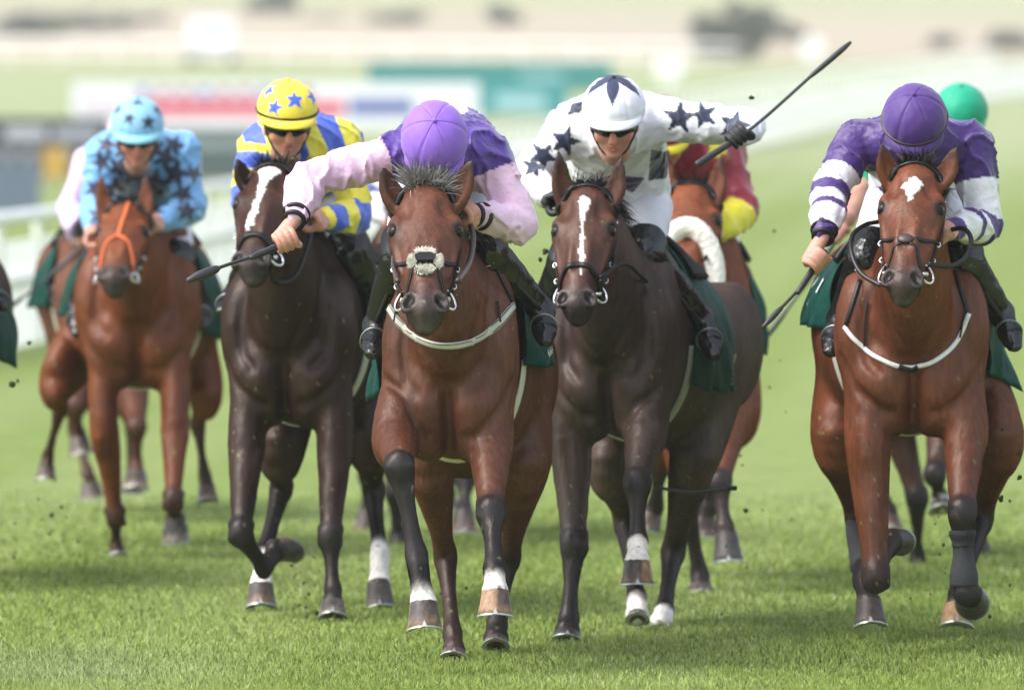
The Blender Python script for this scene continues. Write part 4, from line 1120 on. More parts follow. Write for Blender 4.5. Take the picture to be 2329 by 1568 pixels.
    # boots
    for i in (0, 1):
        Fo = Field(); bt = S.get('boot_top', .13)
        k0 = lerp(kn[i], hips[i], bt); heel = an[i] + unit(an[i] - to[i]) * .035
        Fo.loft([k0, kn[i], lerp(kn[i], an[i], .2), lerp(kn[i], an[i], .55), lerp(kn[i], an[i], .85), an[i]], [.086, .078, .067, .058, .046, .044], [.092, .084, .073, .062, .05, .048], U=(1, 0, 0), k=.02)
        Fo.loft([heel, lerp(an[i], to[i], .3), lerp(an[i], to[i], .7), to[i]], [.034, .042, .044, .030], [.036, .042, .034, .022], U=tuple(S.get('footU', (1, 0, 0))), k=.03)
        n4 = noise3(sd + 51 + i, 42)
        V, Fc = Fo.mesh(*grid(Fo, vx * 1.35), warp=lambda x, y, z: np.abs(n4(x, y, z)) * .007)
        V = smooth_mesh(V, Fc, 1, .4)
        C = np.tile((.008, .008, .009), (len(V), 1))
        bo = obj('boot', V, Fc, M['boot'], rt, C)
        if S.get('stirrup', True):
            mbs = MB(); c = lerp(an[i], to[i], .62); ax = unit(to[i] - an[i]); u = unit(np.cross(ax, V3(0, 1, .2))); w = np.cross(u, ax)
            if w[2] < 0: w = -w
            ring(mbs, c + w * .008, .046, .004, u, w, n=20, e=1.15); mbs.build('stirrup', M['steel'], S['H']['rt'])
            mbs = MB(); add_tube(mbs, [c + w * .08, lerp(c + w * .08, kn[i], .6), kn[i] + V3(0, .06, .02)], .008, n=6, m=5); mbs.build('stirrup_leather', M['leather'], S['H']['rt'])
    # cap
    rx, rf, ru = .113 * hk, .131 * hk, .112 * hk; cc = hp(0, -.008, .048)
    n, m = (120, 56) if vx < .008 else (60, 28)
    th = np.linspace(0, math.radians(101), m)[1:]; ph = np.linspace(0, 2 * np.pi, n, endpoint=False)
    g = np.stack([np.sin(th)[:, None] * np.sin(ph), np.sin(th)[:, None] * np.cos(ph), np.repeat(np.cos(th)[:, None], n, 1)], -1)   # x, face, up
    ridge = .0030 * (np.exp(-((ph % (np.pi / 3)) - np.pi / 6) ** 2 / .0030))
    sc_ = np.array((rx, rf, ru)) 
    loc = g * (sc_ + (-ridge[None, :, None] + .0014 * noise3(sd + 61, 9)(g[..., 0], g[..., 1], g[..., 2])[..., None]))
    pts = (cc + loc[..., 0:1] * X + loc[..., 1:2] * Fv + loc[..., 2:3] * Uv).reshape(-1, 3)
    inn = pts.reshape(m - 1, n, 3)[-1] * .94 + cc * .06
    pts = np.vstack([pts, inn, cc + Uv * ru]); gg = np.vstack([g.reshape(-1, 3), g[-1], [[0, 0, 1]]])
    i = np.arange(m - 1)[:, None] * n; j = np.arange(n)[None]
    f = np.stack([i + j, i + n + j, i + n + (j + 1) % n, i + (j + 1) % n], -1).reshape(-1, 4)
    t = np.stack([np.full(n, len(pts) - 1), np.arange(n), (np.arange(n) + 1) % n], 1)
    mb = MB(); mb.add(pts, f, S['cap'](gg)); mb.f3.append(t); cap = mb.build('helmet', M['knit'], rt)
    mb = MB(); add_ball(mb, cc + Uv * (ru + .002), .009, S.get('button', S['cap'](np.array([[0, 0, 1.0]]))[0]), n=10, m=6); mb.build('button', M['knit'], cap)
    # peak
    pk = S.get('peak', (.055, (.5, .5, .5))); a = np.linspace(-1.15, 1.15, 28); w = np.cos(a / 1.15 * np.pi / 2) ** .6
    zt = math.cos(math.radians(96)); rr = math.sin(math.radians(96))
    top = []
    for sft, up, k in ((0, 0, 0), (.5, .004, 1), (1, -.006, 2), (1, -.012, 3), (.5, -.006, 4), (0, -.010, 5)):
        top.append(cc + X * (np.sin(a) * (rr * rx * .99 + sft * pk[0] * w * .35 * hk))[:, None] + Fv * (np.cos(a) * rr * rf * .99 + sft * pk[0] * w * hk)[:, None] + Uv * (zt * ru + .008 + up - .012 * sft))
    v = np.stack(top, 1).reshape(-1, 3); k = len(a)
    i = np.arange(k - 1)[:, None] * 6; j = np.arange(6)[None]
    f = np.stack([i + j, i + 6 + j, i + 6 + (j + 1) % 6, i + (j + 1) % 6], -1).reshape(-1, 4)
    obj('peak', v, f, M['knit'], cap, np.tile(pk[1], (len(v), 1)))
    if 'bandc' in S:
        a = np.linspace(0, 2 * np.pi, 40); zt = math.cos(math.radians(92))
        mb = MB(); add_tube(mb, [cc + X * (math.sin(q) * rx * 1.0) + Fv * (math.cos(q) * rf * 1.0) + Uv * (zt * ru + .004) for q in a], .005, n=6, m=1, cap=False); mb.build('cap_band', M[S['bandc']], cap)
    # chin straps
    mb = MB()
    for sx in (-1, 1):
        add_tube(mb, [hp(sx * .084, .02, -.01), hp(sx * .066, .03, -.06), hp(sx * .038, .055, -.100), hp(0, .062, -.116)], .0045, n=6, m=5)
    mb.build('chin_strap', M['leather'], cap)
    if S.get('goggles', True):
        a = np.linspace(-1.25, 1.25, 26); rows = []
        for u, r in ((.022, .98), (.018, 1.05), (.0, 1.08), (-.016, 1.05), (-.026, .97)):
            dip = .010 * np.exp(-(a / .16) ** 2) if u < 0 else 0
            rows.append(Hc + (X * (np.sin(a) * .082 * r)[:, None] + Fv * (np.cos(a) * .103 * r)[:, None] + Uv * (u + dip + np.zeros(len(a)))[:, None]) * hk)
        v = np.stack(rows, 1).reshape(-1, 3); i = np.arange(len(a) - 1)[:, None] * 5; j = np.arange(4)[None]
        f = np.stack([i + j, i + 5 + j, i + 6 + j, i + 1 + j], -1).reshape(-1, 4)
        go = obj('goggles', v, f, M['lens'], rt, np.tile((.01, .01, .01), (len(v), 1)))
        a = np.linspace(1.2, 2 * np.pi - 1.2, 24); mb = MB()
        add_tube(mb, [Hc + (X * (math.sin(q) * .086) + Fv * (math.cos(q) * .105) + Uv * .0) * hk for q in a], .008, n=6, m=1); mb.build('goggle_strap', M['leather'], go)
    return dict(rt=rt, hn=hn)

def whip(path, label, pad=.0105):
    """riding whip: padded flap end first"""
    P = [at(a, b, c) for a, b, c in path]
    rt = root('riding_whip', P[-1], label, 'whip', 'whips in the race')
    mb = MB(); add_tube(mb, P, [.006] * len(P), n=10, m=5); mb.build('shaft', M['rubber'], rt)
    A, B = P[0], lerp(P[0], P[1], .0)
    d = unit(P[1] - P[0]); L = np.linalg.norm(P[-1] - P[0])
    mb = MB(); add_tube(mb, [A - d * .01, A + d * .03, A + d * L * .16, A + d * L * .24, A + d * L * .27], [pad * .5, pad * .96, pad, pad * .8, .006], n=10, m=4); mb.build('padded_end', M['rubber'], rt)
    d2 = unit(P[-2] - P[-1])
    mb = MB(); add_tube(mb, [P[-1] - d2 * .01, P[-1] + d2 * .02, P[-1] + d2 * .16, P[-1] + d2 * .20], [.011, .0125, .011, .008], n=10, m=4); mb.build('handle', M['rubber'], rt)
    return rt
# ------------------------------------------------------------------ the course and what lies beyond it
TY = [(-50, 0), (70, 0), (90, .0), (150, .16), (250, .7), (400, 2.3), (600, 4.6), (900, 11.0), (1320, 27.0)]
def terr(y): return np.interp(y, [a for a, _ in TY], [b for _, b in TY])
ys = np.unique(np.concatenate([np.linspace(-15, 34, 6), np.linspace(36, 60, 25), np.linspace(62, 200, 60), np.linspace(205, 600, 80), np.linspace(610, 1320, 72)]))
xs = np.unique(np.concatenate([np.linspace(-400, -30, 20), np.linspace(-28, 28, 57), np.linspace(30, 400, 20)]))
k5 = np.ones(9) / 9
yy = np.arange(-60, 1400, 4.0); tz = np.convolve(np.pad(np.interp(yy, *zip(*TY)), 4, 'edge'), k5, 'valid')
def terr(y): return np.where(np.asarray(y) < 62, 0.0, np.interp(y, yy, tz))
gx, gy = np.meshgrid(xs, ys, indexing='ij')
gz = terr(gy) + np.where(gy > 420, np.sin(gx * .013 + gy * .004) * np.clip((gy - 420) / 400, 0, 1) * 1.2, 0)
v = np.stack([gx, gy, gz], -1).reshape(-1, 3); ny = len(ys)
i = np.arange(len(xs) - 1)[:, None] * ny; j = np.arange(ny - 1)[None]
f = np.stack([i + j, i + ny + j, i + ny + j + 1, i + j + 1], -1).reshape(-1, 4)
def grass_mat():
    m, t, b = nmat('turf')
    co = obj_coords(t); sep = t.nodes.new('ShaderNodeSeparateXYZ'); t.links.new(co, sep.inputs[0])
    # mowing bands run with the track
    ma = t.nodes.new('ShaderNodeMath'); ma.operation = 'MULTIPLY_ADD'; t.links.new(sep.outputs[1], ma.inputs[0]); ma.inputs[1].default_value = -.048; t.links.new(sep.outputs[0], ma.inputs[2])
    nz = noise_node(t, .35, 2, coords=co); mb_ = t.nodes.new('ShaderNodeMath'); mb_.operation = 'MULTIPLY_ADD'; t.links.new(nz.outputs[0], mb_.inputs[0]); mb_.inputs[1].default_value = .5; t.links.new(ma.outputs[0], mb_.inputs[2])
    sn = t.nodes.new('ShaderNodeMath'); sn.operation = 'MULTIPLY'; sn.inputs[1].default_value = math.pi / .85; t.links.new(mb_.outputs[0], sn.inputs[0])
    s2 = t.nodes.new('ShaderNodeMath'); s2.operation = 'SINE'; t.links.new(sn.outputs[0], s2.inputs[0])
    band = ramp_node(t, s2.outputs[0], -.5, .5)
    n1 = noise_node(t, 1.3, 4, coords=co); n2 = noise_node(t, 14, 4, coords=co)
    base = mixc(t, band, (.175, .225, .050), (.225, .272, .088))
    n0 = noise_node(t, 3.2, 5, .65, coords=co); base = mixc(t, ramp_node(t, n0.outputs[0], .40, .62), mixc(t, .55, base, (.075, .125, .025)), base)
    base = mixc(t, ramp_node(t, n1.outputs[0], .35, .7), base, mixc(t, .5, base, (.21, .25, .08)))
    base = mixc(t, ramp_node(t, n2.outputs[0], .35, .75), base, mixc(t, .5, base, (.09, .15, .03)))
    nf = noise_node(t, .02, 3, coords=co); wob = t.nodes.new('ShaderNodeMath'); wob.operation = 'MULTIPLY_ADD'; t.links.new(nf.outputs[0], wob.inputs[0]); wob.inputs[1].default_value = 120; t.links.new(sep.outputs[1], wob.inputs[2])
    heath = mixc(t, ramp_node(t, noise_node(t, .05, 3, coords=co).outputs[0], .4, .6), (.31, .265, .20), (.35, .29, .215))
    base = mixc(t, ramp_node(t, wob.outputs[0], 230, 330), base, mixc(t, .6, base, (.30, .32, .19)))  # farther turf mixed paler and duller: distance haze put into the base colour
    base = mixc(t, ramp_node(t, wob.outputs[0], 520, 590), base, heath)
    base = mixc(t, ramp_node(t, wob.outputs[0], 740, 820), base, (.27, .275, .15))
    t.links.new(base, b.inputs['Base Color']); b.inputs['Roughness'].default_value = .95; b.inputs['Specular IOR Level'].default_value = .15
    bump(t, b, noise_node(t, 30, 4, coords=co).outputs[0], .7, .03)
    return m
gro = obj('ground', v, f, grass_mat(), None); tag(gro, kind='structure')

# grass blades where the picture is close enough to tell them apart
def grass():
    rs = np.random.RandomState(12)
    n = 310000
    u = rs.uniform(0, 1, n); yb = 37.2 + 20.0 * u ** 2.2
    half = (1230 / FPX) * yb
    xb = rs.uniform(-1, 1, n) * half
    cl = noise3(2, 7.0, 6)(xb, yb, 0 * xb) * .5 + noise3(3, 2.2, 5)(xb, yb, 0 * xb) * .6
    keep = rs.uniform(0, 1, n) < (.72 + .35 * cl) * np.clip((57 - yb) / 9, 0, 1); xb, yb, cl = xb[keep], yb[keep], cl[keep]; n = len(xb)
    h = rs.uniform(.012, .030, n) * (1 + .30 * cl) * (1 + .5 * (rs.uniform(0, 1, n) > .97)); a = rs.uniform(0, 6.283, n); lean = rs.uniform(.15, 1.0, n) * h
    w = rs.uniform(.0009, .0018, n) * (1 + (yb - 37.2) * .10)
    dx, dy = np.cos(a), np.sin(a); fa = rs.uniform(0, 6.283, n); sx, sy = np.cos(fa), np.sin(fa) * .4
    P0 = np.stack([xb, yb, np.zeros(n) - .004], 1)
    P1 = P0 + np.stack([dx * lean * .25, dy * lean * .25, h * .6], 1); P2 = P0 + np.stack([dx * lean, dy * lean, h], 1)
    S = np.stack([sx, sy, np.zeros(n)], 1) * w[:, None]
    V = np.stack([P0 - S, P0 + S, P1 - S * .8, P1 + S * .8, P2], 1).reshape(-1, 3)
    b = np.arange(n)[:, None] * 5
    q = b + np.array([[0, 1, 3, 2]]); t3 = b + np.array([[2, 3, 4]])
    c0 = np.array([(.335, .445, .095), (.40, .505, .13), (.50, .59, .25), (.24, .345, .065), (.58, .55, .34)])
    band = np.sin((xb - .048 * yb + .1) * math.pi / .85)
    pick = np.clip((rs.uniform(0, 1, n) * .75 + .25 * (cl + band * .5 + .5)) * 3.6, 0, 3.999).astype(int)
    ci = np.choose(pick, [np.full(n, 3), np.full(n, 0), np.full(n, 1), np.full(n, 2)]); ci[rs.uniform(0, 1, n) > .975] = 4
    C = c0[ci] * rs.uniform(.85, 1.15, n)[:, None]
    pale = np.exp(-((xb + 1.55) / .5) ** 2 - ((yb - 39.0) / 1.2) ** 2)[:, None]; C = C * (1 - .45 * pale) + np.array((.36, .42, .26)) * .45 * pale
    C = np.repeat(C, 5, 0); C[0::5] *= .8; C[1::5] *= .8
    m, t, bs = nmat('grass_blade')
    at_ = t.nodes.new('ShaderNodeAttribute'); at_.attribute_name = 'Col'
    t.links.new(at_.outputs['Color'], bs.inputs['Base Color']); bs.inputs['Roughness'].default_value = .45; bs.inputs['Specular IOR Level'].default_value = .35
    tr = t.nodes.new('ShaderNodeBsdfTranslucent'); t.links.new(at_.outputs['Color'], tr.inputs[0])
    mx = t.nodes.new('ShaderNodeMixShader'); mx.inputs[0].default_value = .4; t.links.new(bs.outputs[0], mx.inputs[1]); t.links.new(tr.outputs[0], mx.inputs[2]); t.links.new(mx.outputs[0], t.nodes['Material Output'].inputs[0])
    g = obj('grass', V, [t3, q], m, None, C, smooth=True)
    nr = np.repeat(unit(np.stack([rs.normal(0, .28, n), rs.normal(-.10, .28, n), np.ones(n)], 1)), 5, 0)
    g.data.normals_split_custom_set_from_vertices(nr.tolist())
    tag(g, 'short green racecourse turf under the hooves', 'grass', kind='stuff')
grass()

# white running rail sweeping away behind the runners
white_pl = simple('white_plastic', (.80, .81, .80), .4, var=.06, scale=3)
def running_rail(path, label, step=3.0, h=1.0, pickets=None, lower=True):
    """path: (x, y) corners of the rail's line on the ground"""
    P = catmull(np.array(path, float), 24); P = np.column_stack([P, terr(P[:, 1])])
    L = np.concatenate([[0], np.cumsum(np.linalg.norm(np.diff(P, axis=0), axis=1))])
    at_l = lambda s: np.array([np.interp(s, L, P[:, k]) for k in range(3)])
    rt = root('running_rail', P[0], label, 'rail')
    up = V3(0, 0, 1)
    mb = MB(); add_tube(mb, P + up * h, .055, n=8, m=1); mb.build('top_rail', white_pl, rt)
    if lower:
        mb = MB(); add_tube(mb, P + up * h * .52, .04, n=8, m=1); mb.build('lower_rail', white_pl, rt)
    pm = None; s = 0.0
    while s < L[-1]:
        p = at_l(s); 
        if pm is None:
            mb = MB(); add_tube(mb, [V3(0, 0, -.05), V3(0, 0, h * .6), V3(0, -.06, h * .85), V3(0, -.02, h)], [.04, .04, .035, .03], n=8, m=4)
            o = mb.build('post', white_pl, rt, origin=None); 
            me = o.data; co = np.empty(len(me.vertices) * 3, np.float32); me.vertices.foreach_get('co', co); co = co.reshape(-1, 3) + np.array(rt.location, np.float32); me.vertices.foreach_set('co', co.ravel()); me.update(); pm = me
        else:
            o = bpy.data.objects.new('post', pm); col.objects.link(o); o.parent = rt
        o.location = [float(x) for x in p - np.array(rt.location)]
        s += step
    if pickets:
        mb = MB(); s = 0.0
        while s < pickets:
            p = at_l(s); v_, f_ = box(p + up * h * .40, (.018, .010, h * .42)); mb.add(v_, f_); s += .085 if s < 60 else .13
        o = mb.build('pickets', white_pl, rt, smooth=False); o['kind'] = 'stuff'
    return rt
running_rail([(-5.6, 76), (-3.9, 88), (-2.5, 125), (.28, 205), (5.3, 262), (11.3, 330), (19, 400)], 'white running rail with close uprights curving away behind the runners', pickets=345)
running_rail([(-28, 492), (-14, 480), (0, 470), (9, 462)], 'distant white rail across the top of the far grass', step=3.0, h=1.1)
running_rail([(1.2, 238), (5, 285), (10, 345), (18, 430)], 'second white rail beyond the curving running rail', step=3.0, h=1.1)

def board(px0, px1, py0, py1, D, c, label, bands=(), yaw=0.0):
    """free-standing advertising board with legs"""
    a, b = at(px0, py1, D), at(px1, py0, D); w, h = b[0] - a[0], b[2] - a[2]; cx = (a[0] + b[0]) / 2; g = float(terr(D))
    z0 = max(a[2], g + .05); h = b[2] - z0
    rt = root('advertising_board', (cx, D, g), label, 'board', 'advertising boards by the rails')
    mt = simple('board_print', c, .6, var=.04, scale=2)
    v_, f_ = box((cx, D, z0 + h / 2), (w / 2, .03, h / 2)); obj('panel', v_, f_, mt, rt, smooth=False)
    for s in (-.42, 0, .42):
        v_, f_ = box((cx + w * s, D + .10, (g + z0 + h * .6) / 2), (.03, .03, (z0 + h * .6 - g) / 2)); obj('leg', v_, f_, M['steel'], rt, smooth=False)
    for (u0, u1, w0, w1, cc) in bands:
        v_, f_ = box((cx - w / 2 + w * (u0 + u1) / 2, D - .036, z0 + h * (w0 + w1) / 2), (w * (u1 - u0) / 2, .004, h * (w1 - w0) / 2))
        obj('printed_band', v_, f_, simple('board_ink', cc, .6, var=.04, scale=2), rt, smooth=False)
board(165, 1088, 188, 300, 290, (.72, .73, .78), 'long white advertising board with red and navy print', [(.14, .67, .28, .62, (.60, .06, .12)), (.68, .84, .30, .66, (.08, .12, .36)), (.02, .12, .35, .6, (.6, .5, .6))] + [(.16 + .05 * k, .19 + .05 * k, .68, .88, (.35, .10, .20) if k % 3 else (.08, .12, .36)) for k in range(9)])
board(-70, 250, 268, 400, 206, (.035, .042, .05), 'black advertising board with pale lettering at the left edge', [(.25, .55, .62, .84, (.45, .45, .52)), (.60, .92, .62, .82, (.38, .38, .45))] + [(.10 + .14 * k, .18 + .14 * k, .25, .45, (.30, .30, .36)) for k in range(6)])
board(262, 600, 292, 425, 204, (.055, .085, .085), 'dark grey advertising board behind the light blue and yellow caps', [(.1, .9, .60, .80, (.22, .27, .28))])
board(835, 1392, 142, 208, 352, (.01, .20, .19), 'long teal advertising board behind the white starred jockey', [(.62, .80, .2, .6, (.28, .48, .52))])
board(1085, 1290, 182, 262, 318, (.02, .24, .25), 'smaller teal advertising board in front of the long one', [(.2, .75, .15, .6, (.30, .52, .56))])
board(-40, 92, 372, 486, 166, (.11, .15, .21), 'blue grey board low at the left edge')
def stand(px0, px1, py0, py1, D, c, label, name, cat):
    a, b = at(px0, py1, D), at(px1, py0, D); w = b[0] - a[0]; cx = (a[0] + b[0]) / 2; g = float(terr(D)); h = b[2] - g
    rt = root(name, (cx, D, g), label, cat); mt = simple('stand_paint', c, .5, var=.08, scale=4)
    mb = MB(); v_, f_ = box((cx, D, g + h * .62), (w / 2, .12, h * .38)); mb.add(v_, f_); mb.build('panel', mt, rt, smooth=False)
    for s in (-.35, .35):
        v_, f_ = box((cx + w * s, D, g + h * .12), (.025, .05, h * .125)); obj('leg', v_, f_, M['steel'], rt, smooth=False)
stand(98, 152, 335, 428, 196, (.50, .30, .05), 'small yellow sign stand between the dark boards', 'sign_stand', 'sign')
stand(430, 500, 478, 560, 132, (.72, .42, .05), 'amber marker box just behind the running rail', 'course_marker', 'marker')

def disc_marker(px, py, D, r, label):
    c = at(px, py, D); g = float(terr(D)); rt = root('furlong_marker', (c[0], D, g), label, 'marker', 'furlong markers')
    mb = MB(); add_tube(mb, [(c[0], D + .06, g - .05), (c[0], D + .06, c[2])], .05, n=8, m=1); mb.build('pole', white_pl, rt)
    a = np.linspace(0, 2 * np.pi, 32, endpoint=False); v_ = [np.stack([c[0] + r * s * np.cos(a), np.full(32, D + o), c[2] + r * s * np.sin(a)], 1) for o, s in ((0, .0), (0, .95), (.01, 1), (.05, 1), (.06, .95), (.06, 0))]
    v_ = np.concatenate(v_); i = np.arange(5)[:, None] * 32; j = np.arange(32)[None]
    obj('disc', v_, np.stack([i + j, i + (j + 1) % 32, i + 32 + (j + 1) % 32, i + 32 + j], -1).reshape(-1, 4), white_pl, rt, smooth=False)
disc_marker(1520, 158, 392, .48, 'white disc marker left of the raised whip')
disc_marker(1846, 112, 470, .50, 'white disc marker just below the tip of the raised whip')

def van(px, py, D):
    c = at(px, py, D); g = float(terr(D)); rt = root('white_van', (c[0], D, g), 'white van parked far off beside the distant rail', 'van')
    X = c[0]; mt = simple('van_paint', (.62, .62, .65), .3, var=.03, coat=.5); gl = simple('van_glass', (.30, .33, .36), .1)
    prof = [(-2.2, .45), (-2.3, .9), (-2.1, 1.15), (-1.35, 1.9), (-1.0, 2.05), (2.2, 2.1), (2.35, 1.9), (2.35, .45)]
    n = len(prof); V_ = np.concatenate([[(X + s * (.98 - .10 * (z > 1.2)), D + y, g + z) for y, z in prof] for s in (-1, 1)])
    mb = MB(); mb.add(V_, np.array([[k, (k + 1) % n, n + (k + 1) % n, n + k] for k in range(n)]))
    ct = np.array([[X - .96, D, g + 1.2], [X + .96, D, g + 1.2]]); mb.add(np.vstack([V_, ct]), np.array([[k, (k + 1) % n, 2 * n] for k in range(n)] + [[n + (k + 1) % n, n + k, 2 * n + 1] for k in range(n)]))
    mb.build('body', mt, rt, smooth=False)
    v_ = np.array([(X - .78, D - 2.06, g + 1.22), (X + .78, D - 2.06, g + 1.22), (X + .70, D - 1.42, g + 1.86), (X - .70, D - 1.42, g + 1.86)]) + V3(0, -.03, .02)
    obj('windscreen', v_, np.array([[0, 1, 2, 3]]), gl, rt, smooth=False)
    for s in (-1, 1):
        mb = MB(); add_ball(mb, (X + s * .72, D - 2.27, g + .82), (.16, .05, .10)); mb.build('headlight', M['alu'], rt)
        for y in (-1.45, 1.45):
            mb = MB(); add_tube(mb, [(X + s * .75, D + y, g + .34), (X + s * .99, D + y, g + .34)], .34, n=18, m=1); mb.build('wheel', M['rubber'], rt)
van(482, 128, 482)

# bushes and trees on the hill
leafm = attr_mat('bush_leaves', rough=.7, var=.3, scale=2, bumps=())
def bush(px, py, D, w, h, label, seed, trunk=True):
    Ds = np.arange(480, 1250, 2.0); D = float(Ds[np.argmin(np.abs(HY + (CAMZ - terr(Ds)) * FPX / Ds - py))])
    rs = np.random.RandomState(seed); c = at(px, py, D); g = float(terr(D)) - .2; x0 = c[0]; w, h = w * D / FPX, h * D / FPX
    rt = root('bush', (x0, D, g), label, 'bush', 'bushes on the far hill')
    mb = MB()
    for k in range(5):
        a = k * 1.256 + rs.uniform(0, .6); e = np.array([x0 + math.cos(a) * w * .25, D + math.sin(a) * w * .25, g + h * .6])
        add_tube(mb, [(x0, D, g - .2), lerp((x0, D, g), e, .5) + V3(0, 0, .1 * h), e], [.06 * h, .04 * h, .012 * h], n=6, m=3)
    mb.build('stem', M['brown_leather'], rt)
    n = int(900 + 120 * w); lob = [(rs.uniform(-.36, .36) * w, rs.uniform(-.3, .3) * w, h * rs.uniform(.35, .75), rs.uniform(.18, .34) * w, h * rs.uniform(.22, .38)) for _ in range(9)]
    pk = rs.randint(0, 9, n); L_ = np.array(lob)[pk]; d = unit(rs.normal(size=(n, 3))); r = rs.uniform(.6, 1.05, n)[:, None]
    P = np.array([x0, D, g]) + L_[:, :3] + d * r * np.stack([L_[:, 3], L_[:, 3], L_[:, 4]], 1)
    P[:, 2] = np.maximum(P[:, 2], g + .1)
    sz = rs.uniform(.04, .09, n)[:, None] * h; u = unit(rs.normal(size=(n, 3))); w_ = unit(np.cross(u, rs.normal(size=(n, 3))))
    V_ = np.stack([P - u * sz, P + w_ * sz * .6, P + u * sz, P - w_ * sz * .6], 1).reshape(-1, 3)
    C = np.repeat(np.array((.085, .095, .065)) * rs.uniform(.6, 1.5, n)[:, None], 4, 0)
    obj('crown', V_, np.arange(4 * n).reshape(-1, 4), leafm, rt, C, smooth=False)
for q in [(50, 104, 0, 190, 85, 'low wide bush at the upper left corner'), (190, 92, 0, 200, 78, 'broad bush right of the corner bush, upper left'), (310, 72, 0, 130, 52, 'small bush trailing off right of the broad bush'), (625, 46, 0, 130, 80, 'bush above the yellow cap'), (735, 62, 0, 90, 40, 'small bush right of the bush above the yellow cap'),
          (900, 72, 0, 150, 62, 'flat bush above the purple cap'), (1160, 70, 0, 100, 66, 'round bush left of the white starred cap'), (1625, 138, 0, 120, 118, 'left half of the tallest clump behind the raised whip'), (1705, 136, 0, 130, 142, 'right half of the tallest clump behind the raised whip'),
          (1800, 104, 0, 90, 66, 'small bush touching the raised whip'), (1660, 150, 0, 130, 52, 'low scrub at the foot of the tallest clump'), (2140, 122, 0, 84, 52, 'bush above the emerald cap'), (2300, 124, 0, 110, 68, 'bush in the upper right corner')]:
    bush(*q, seed=int(q[0]))

# clods thrown up by the hooves
clm = []
for k in range(4):
    rs = np.random.RandomState(90 + k); mb = MB(); v_, f_, t_ = ball((0, 0, 0), 1.0, n=9, m=6)
    v_ = v_ * (1 + rs.uniform(-.35, .35, len(v_)))[:, None] * np.array((1, .8, .7)); cc = np.array([(.035, .025, .014), (.05, .09, .015), (.045, .033, .018), (.10, .14, .03)])[rs.randint(0, 4, len(v_))]
    clm.append(mesh_data('turf_clod', v_, [t_, f_], cc)); clm[-1].materials.append(M['clod'])
CL = [(1708, 222, 40.5, 10), (1240, 572, 41, 14), (1228, 590, 41, 9), (28, 873, 43, 14), (66, 779, 44, 9), (40, 866, 43, 8), (140, 1152, 46, 8), (118, 1170, 46, 10), (112, 1212, 46, 7), (178, 1230, 46, 6), (150, 1175, 46, 5), (95, 1180, 46, 5), (182, 1262, 45, 5), (32, 1266, 44, 7),
      (2318, 1030, 40, 10), (2318, 1085, 40, 11), (2275, 1133, 40, 12), (1695, 1160, 43, 12), (1650, 1240, 43, 5), (690, 1325, 42.6, 6), (702, 1350, 42.6, 8), (680, 1375, 42.6, 6), (716, 1330, 42.6, 5), (720, 1392, 42.6, 9), (698, 1402, 42.6, 7), (672, 1340, 42.6, 4), (735, 1370, 42.6, 5), (745, 1300, 42.6, 4),
      (2126, 1190, 41, 5), (2160, 1215, 41, 8), (2145, 1238, 41, 7), (2136, 1260, 41, 5), (2150, 1290, 41, 4), (2115, 1350, 40.6, 5), (2070, 1360, 40.6, 5), (2225, 1395, 40.6, 7), (2250, 1400, 40.6, 8), (2180, 1270, 41, 9), (2210, 1240, 41, 6), (1760, 525, 46, 7), (1725, 905, 46, 5), (1800, 1180, 44, 5), (1930, 1150, 44, 4), (1640, 1395, 41.5, 5), (1750, 880, 45, 5), (1695, 975, 44, 4), (300, 990, 47, 6), (425, 890, 47, 5)]
rs = np.random.RandomState(77)
for cx_, cy_, sx_, sy_, D_, n_ in ((700, 1355, 30, 45, 42.6, 14), (2165, 1230, 45, 60, 41, 12), (150, 1190, 60, 50, 46, 10), (1660, 1180, 40, 60, 43.5, 7), (1010, 1330, 60, 80, 40, 6), (420, 1190, 60, 60, 47, 6), (2290, 1100, 30, 80, 40, 5), (1750, 900, 60, 160, 45, 6)):
    CL += [(cx_ + rs.normal() * sx_, cy_ + rs.normal() * sy_, D_ + rs.uniform(-.3, .3), rs.uniform(2.5, 6.5)) for _ in range(n_)]
for k, (px, py, D_, sz) in enumerate(CL):
    o = bpy.data.objects.new('turf_clod', clm[k % 4]); col.objects.link(o); o.location = [float(x) for x in at(px, py, D_)]
    s_ = sz * .62 * D_ / FPX; o.scale = (s_, s_, s_); o.rotation_euler = (k * 1.7, k * .9, k * 2.3)
    tag(o, 'small dark clod of turf flying up from galloping hooves', 'clod', 'clods of turf in the air')
# thin black stick hanging in the air
P_ = [at(a, b, 41.45) for a, b in ((1484, 1103), (1520, 1112), (1570, 1118), (1620, 1114), (1672, 1109))]
rt = root('loose_stick', P_[2], 'thin bent black stick in the air behind the lifted white forefoot', 'stick')
mb = MB(); add_tube(mb, P_, [.004, .006, .007, .007, .006], n=8, m=5); mb.build('shaft', M['rubber'], rt)
mb = MB(); add_tube(mb, [P_[-1] - V3(.03, 0, -.001), P_[-1] + V3(.004, 0, 0)], .009, n=8, m=2); mb.build('tip', M['rubber'], rt)

# ------------------------------------------------------------------ haze
hm = bpy.data.materials.new('haze'); hm.use_nodes = True; t = hm.node_tree
for n_ in list(t.nodes):
    if n_.type == 'BSDF_PRINCIPLED': t.nodes.remove(n_)
pv_ = t.nodes.new('ShaderNodeVolumePrincipled'); pv_.inputs['Color'].default_value = (.93, .95, 1.0, 1); pv_.inputs['Density'].default_value = .00024; pv_.inputs['Anisotropy'].default_value = .0
t.links.new(pv_.outputs[0], t.nodes['Material Output'].inputs['Volume'])
v_, f_ = box((0, 652, 22.5), (402, 672, 24)); hz = obj('haze', v_, f_, hm, None, smooth=False); tag(hz, kind='stuff')
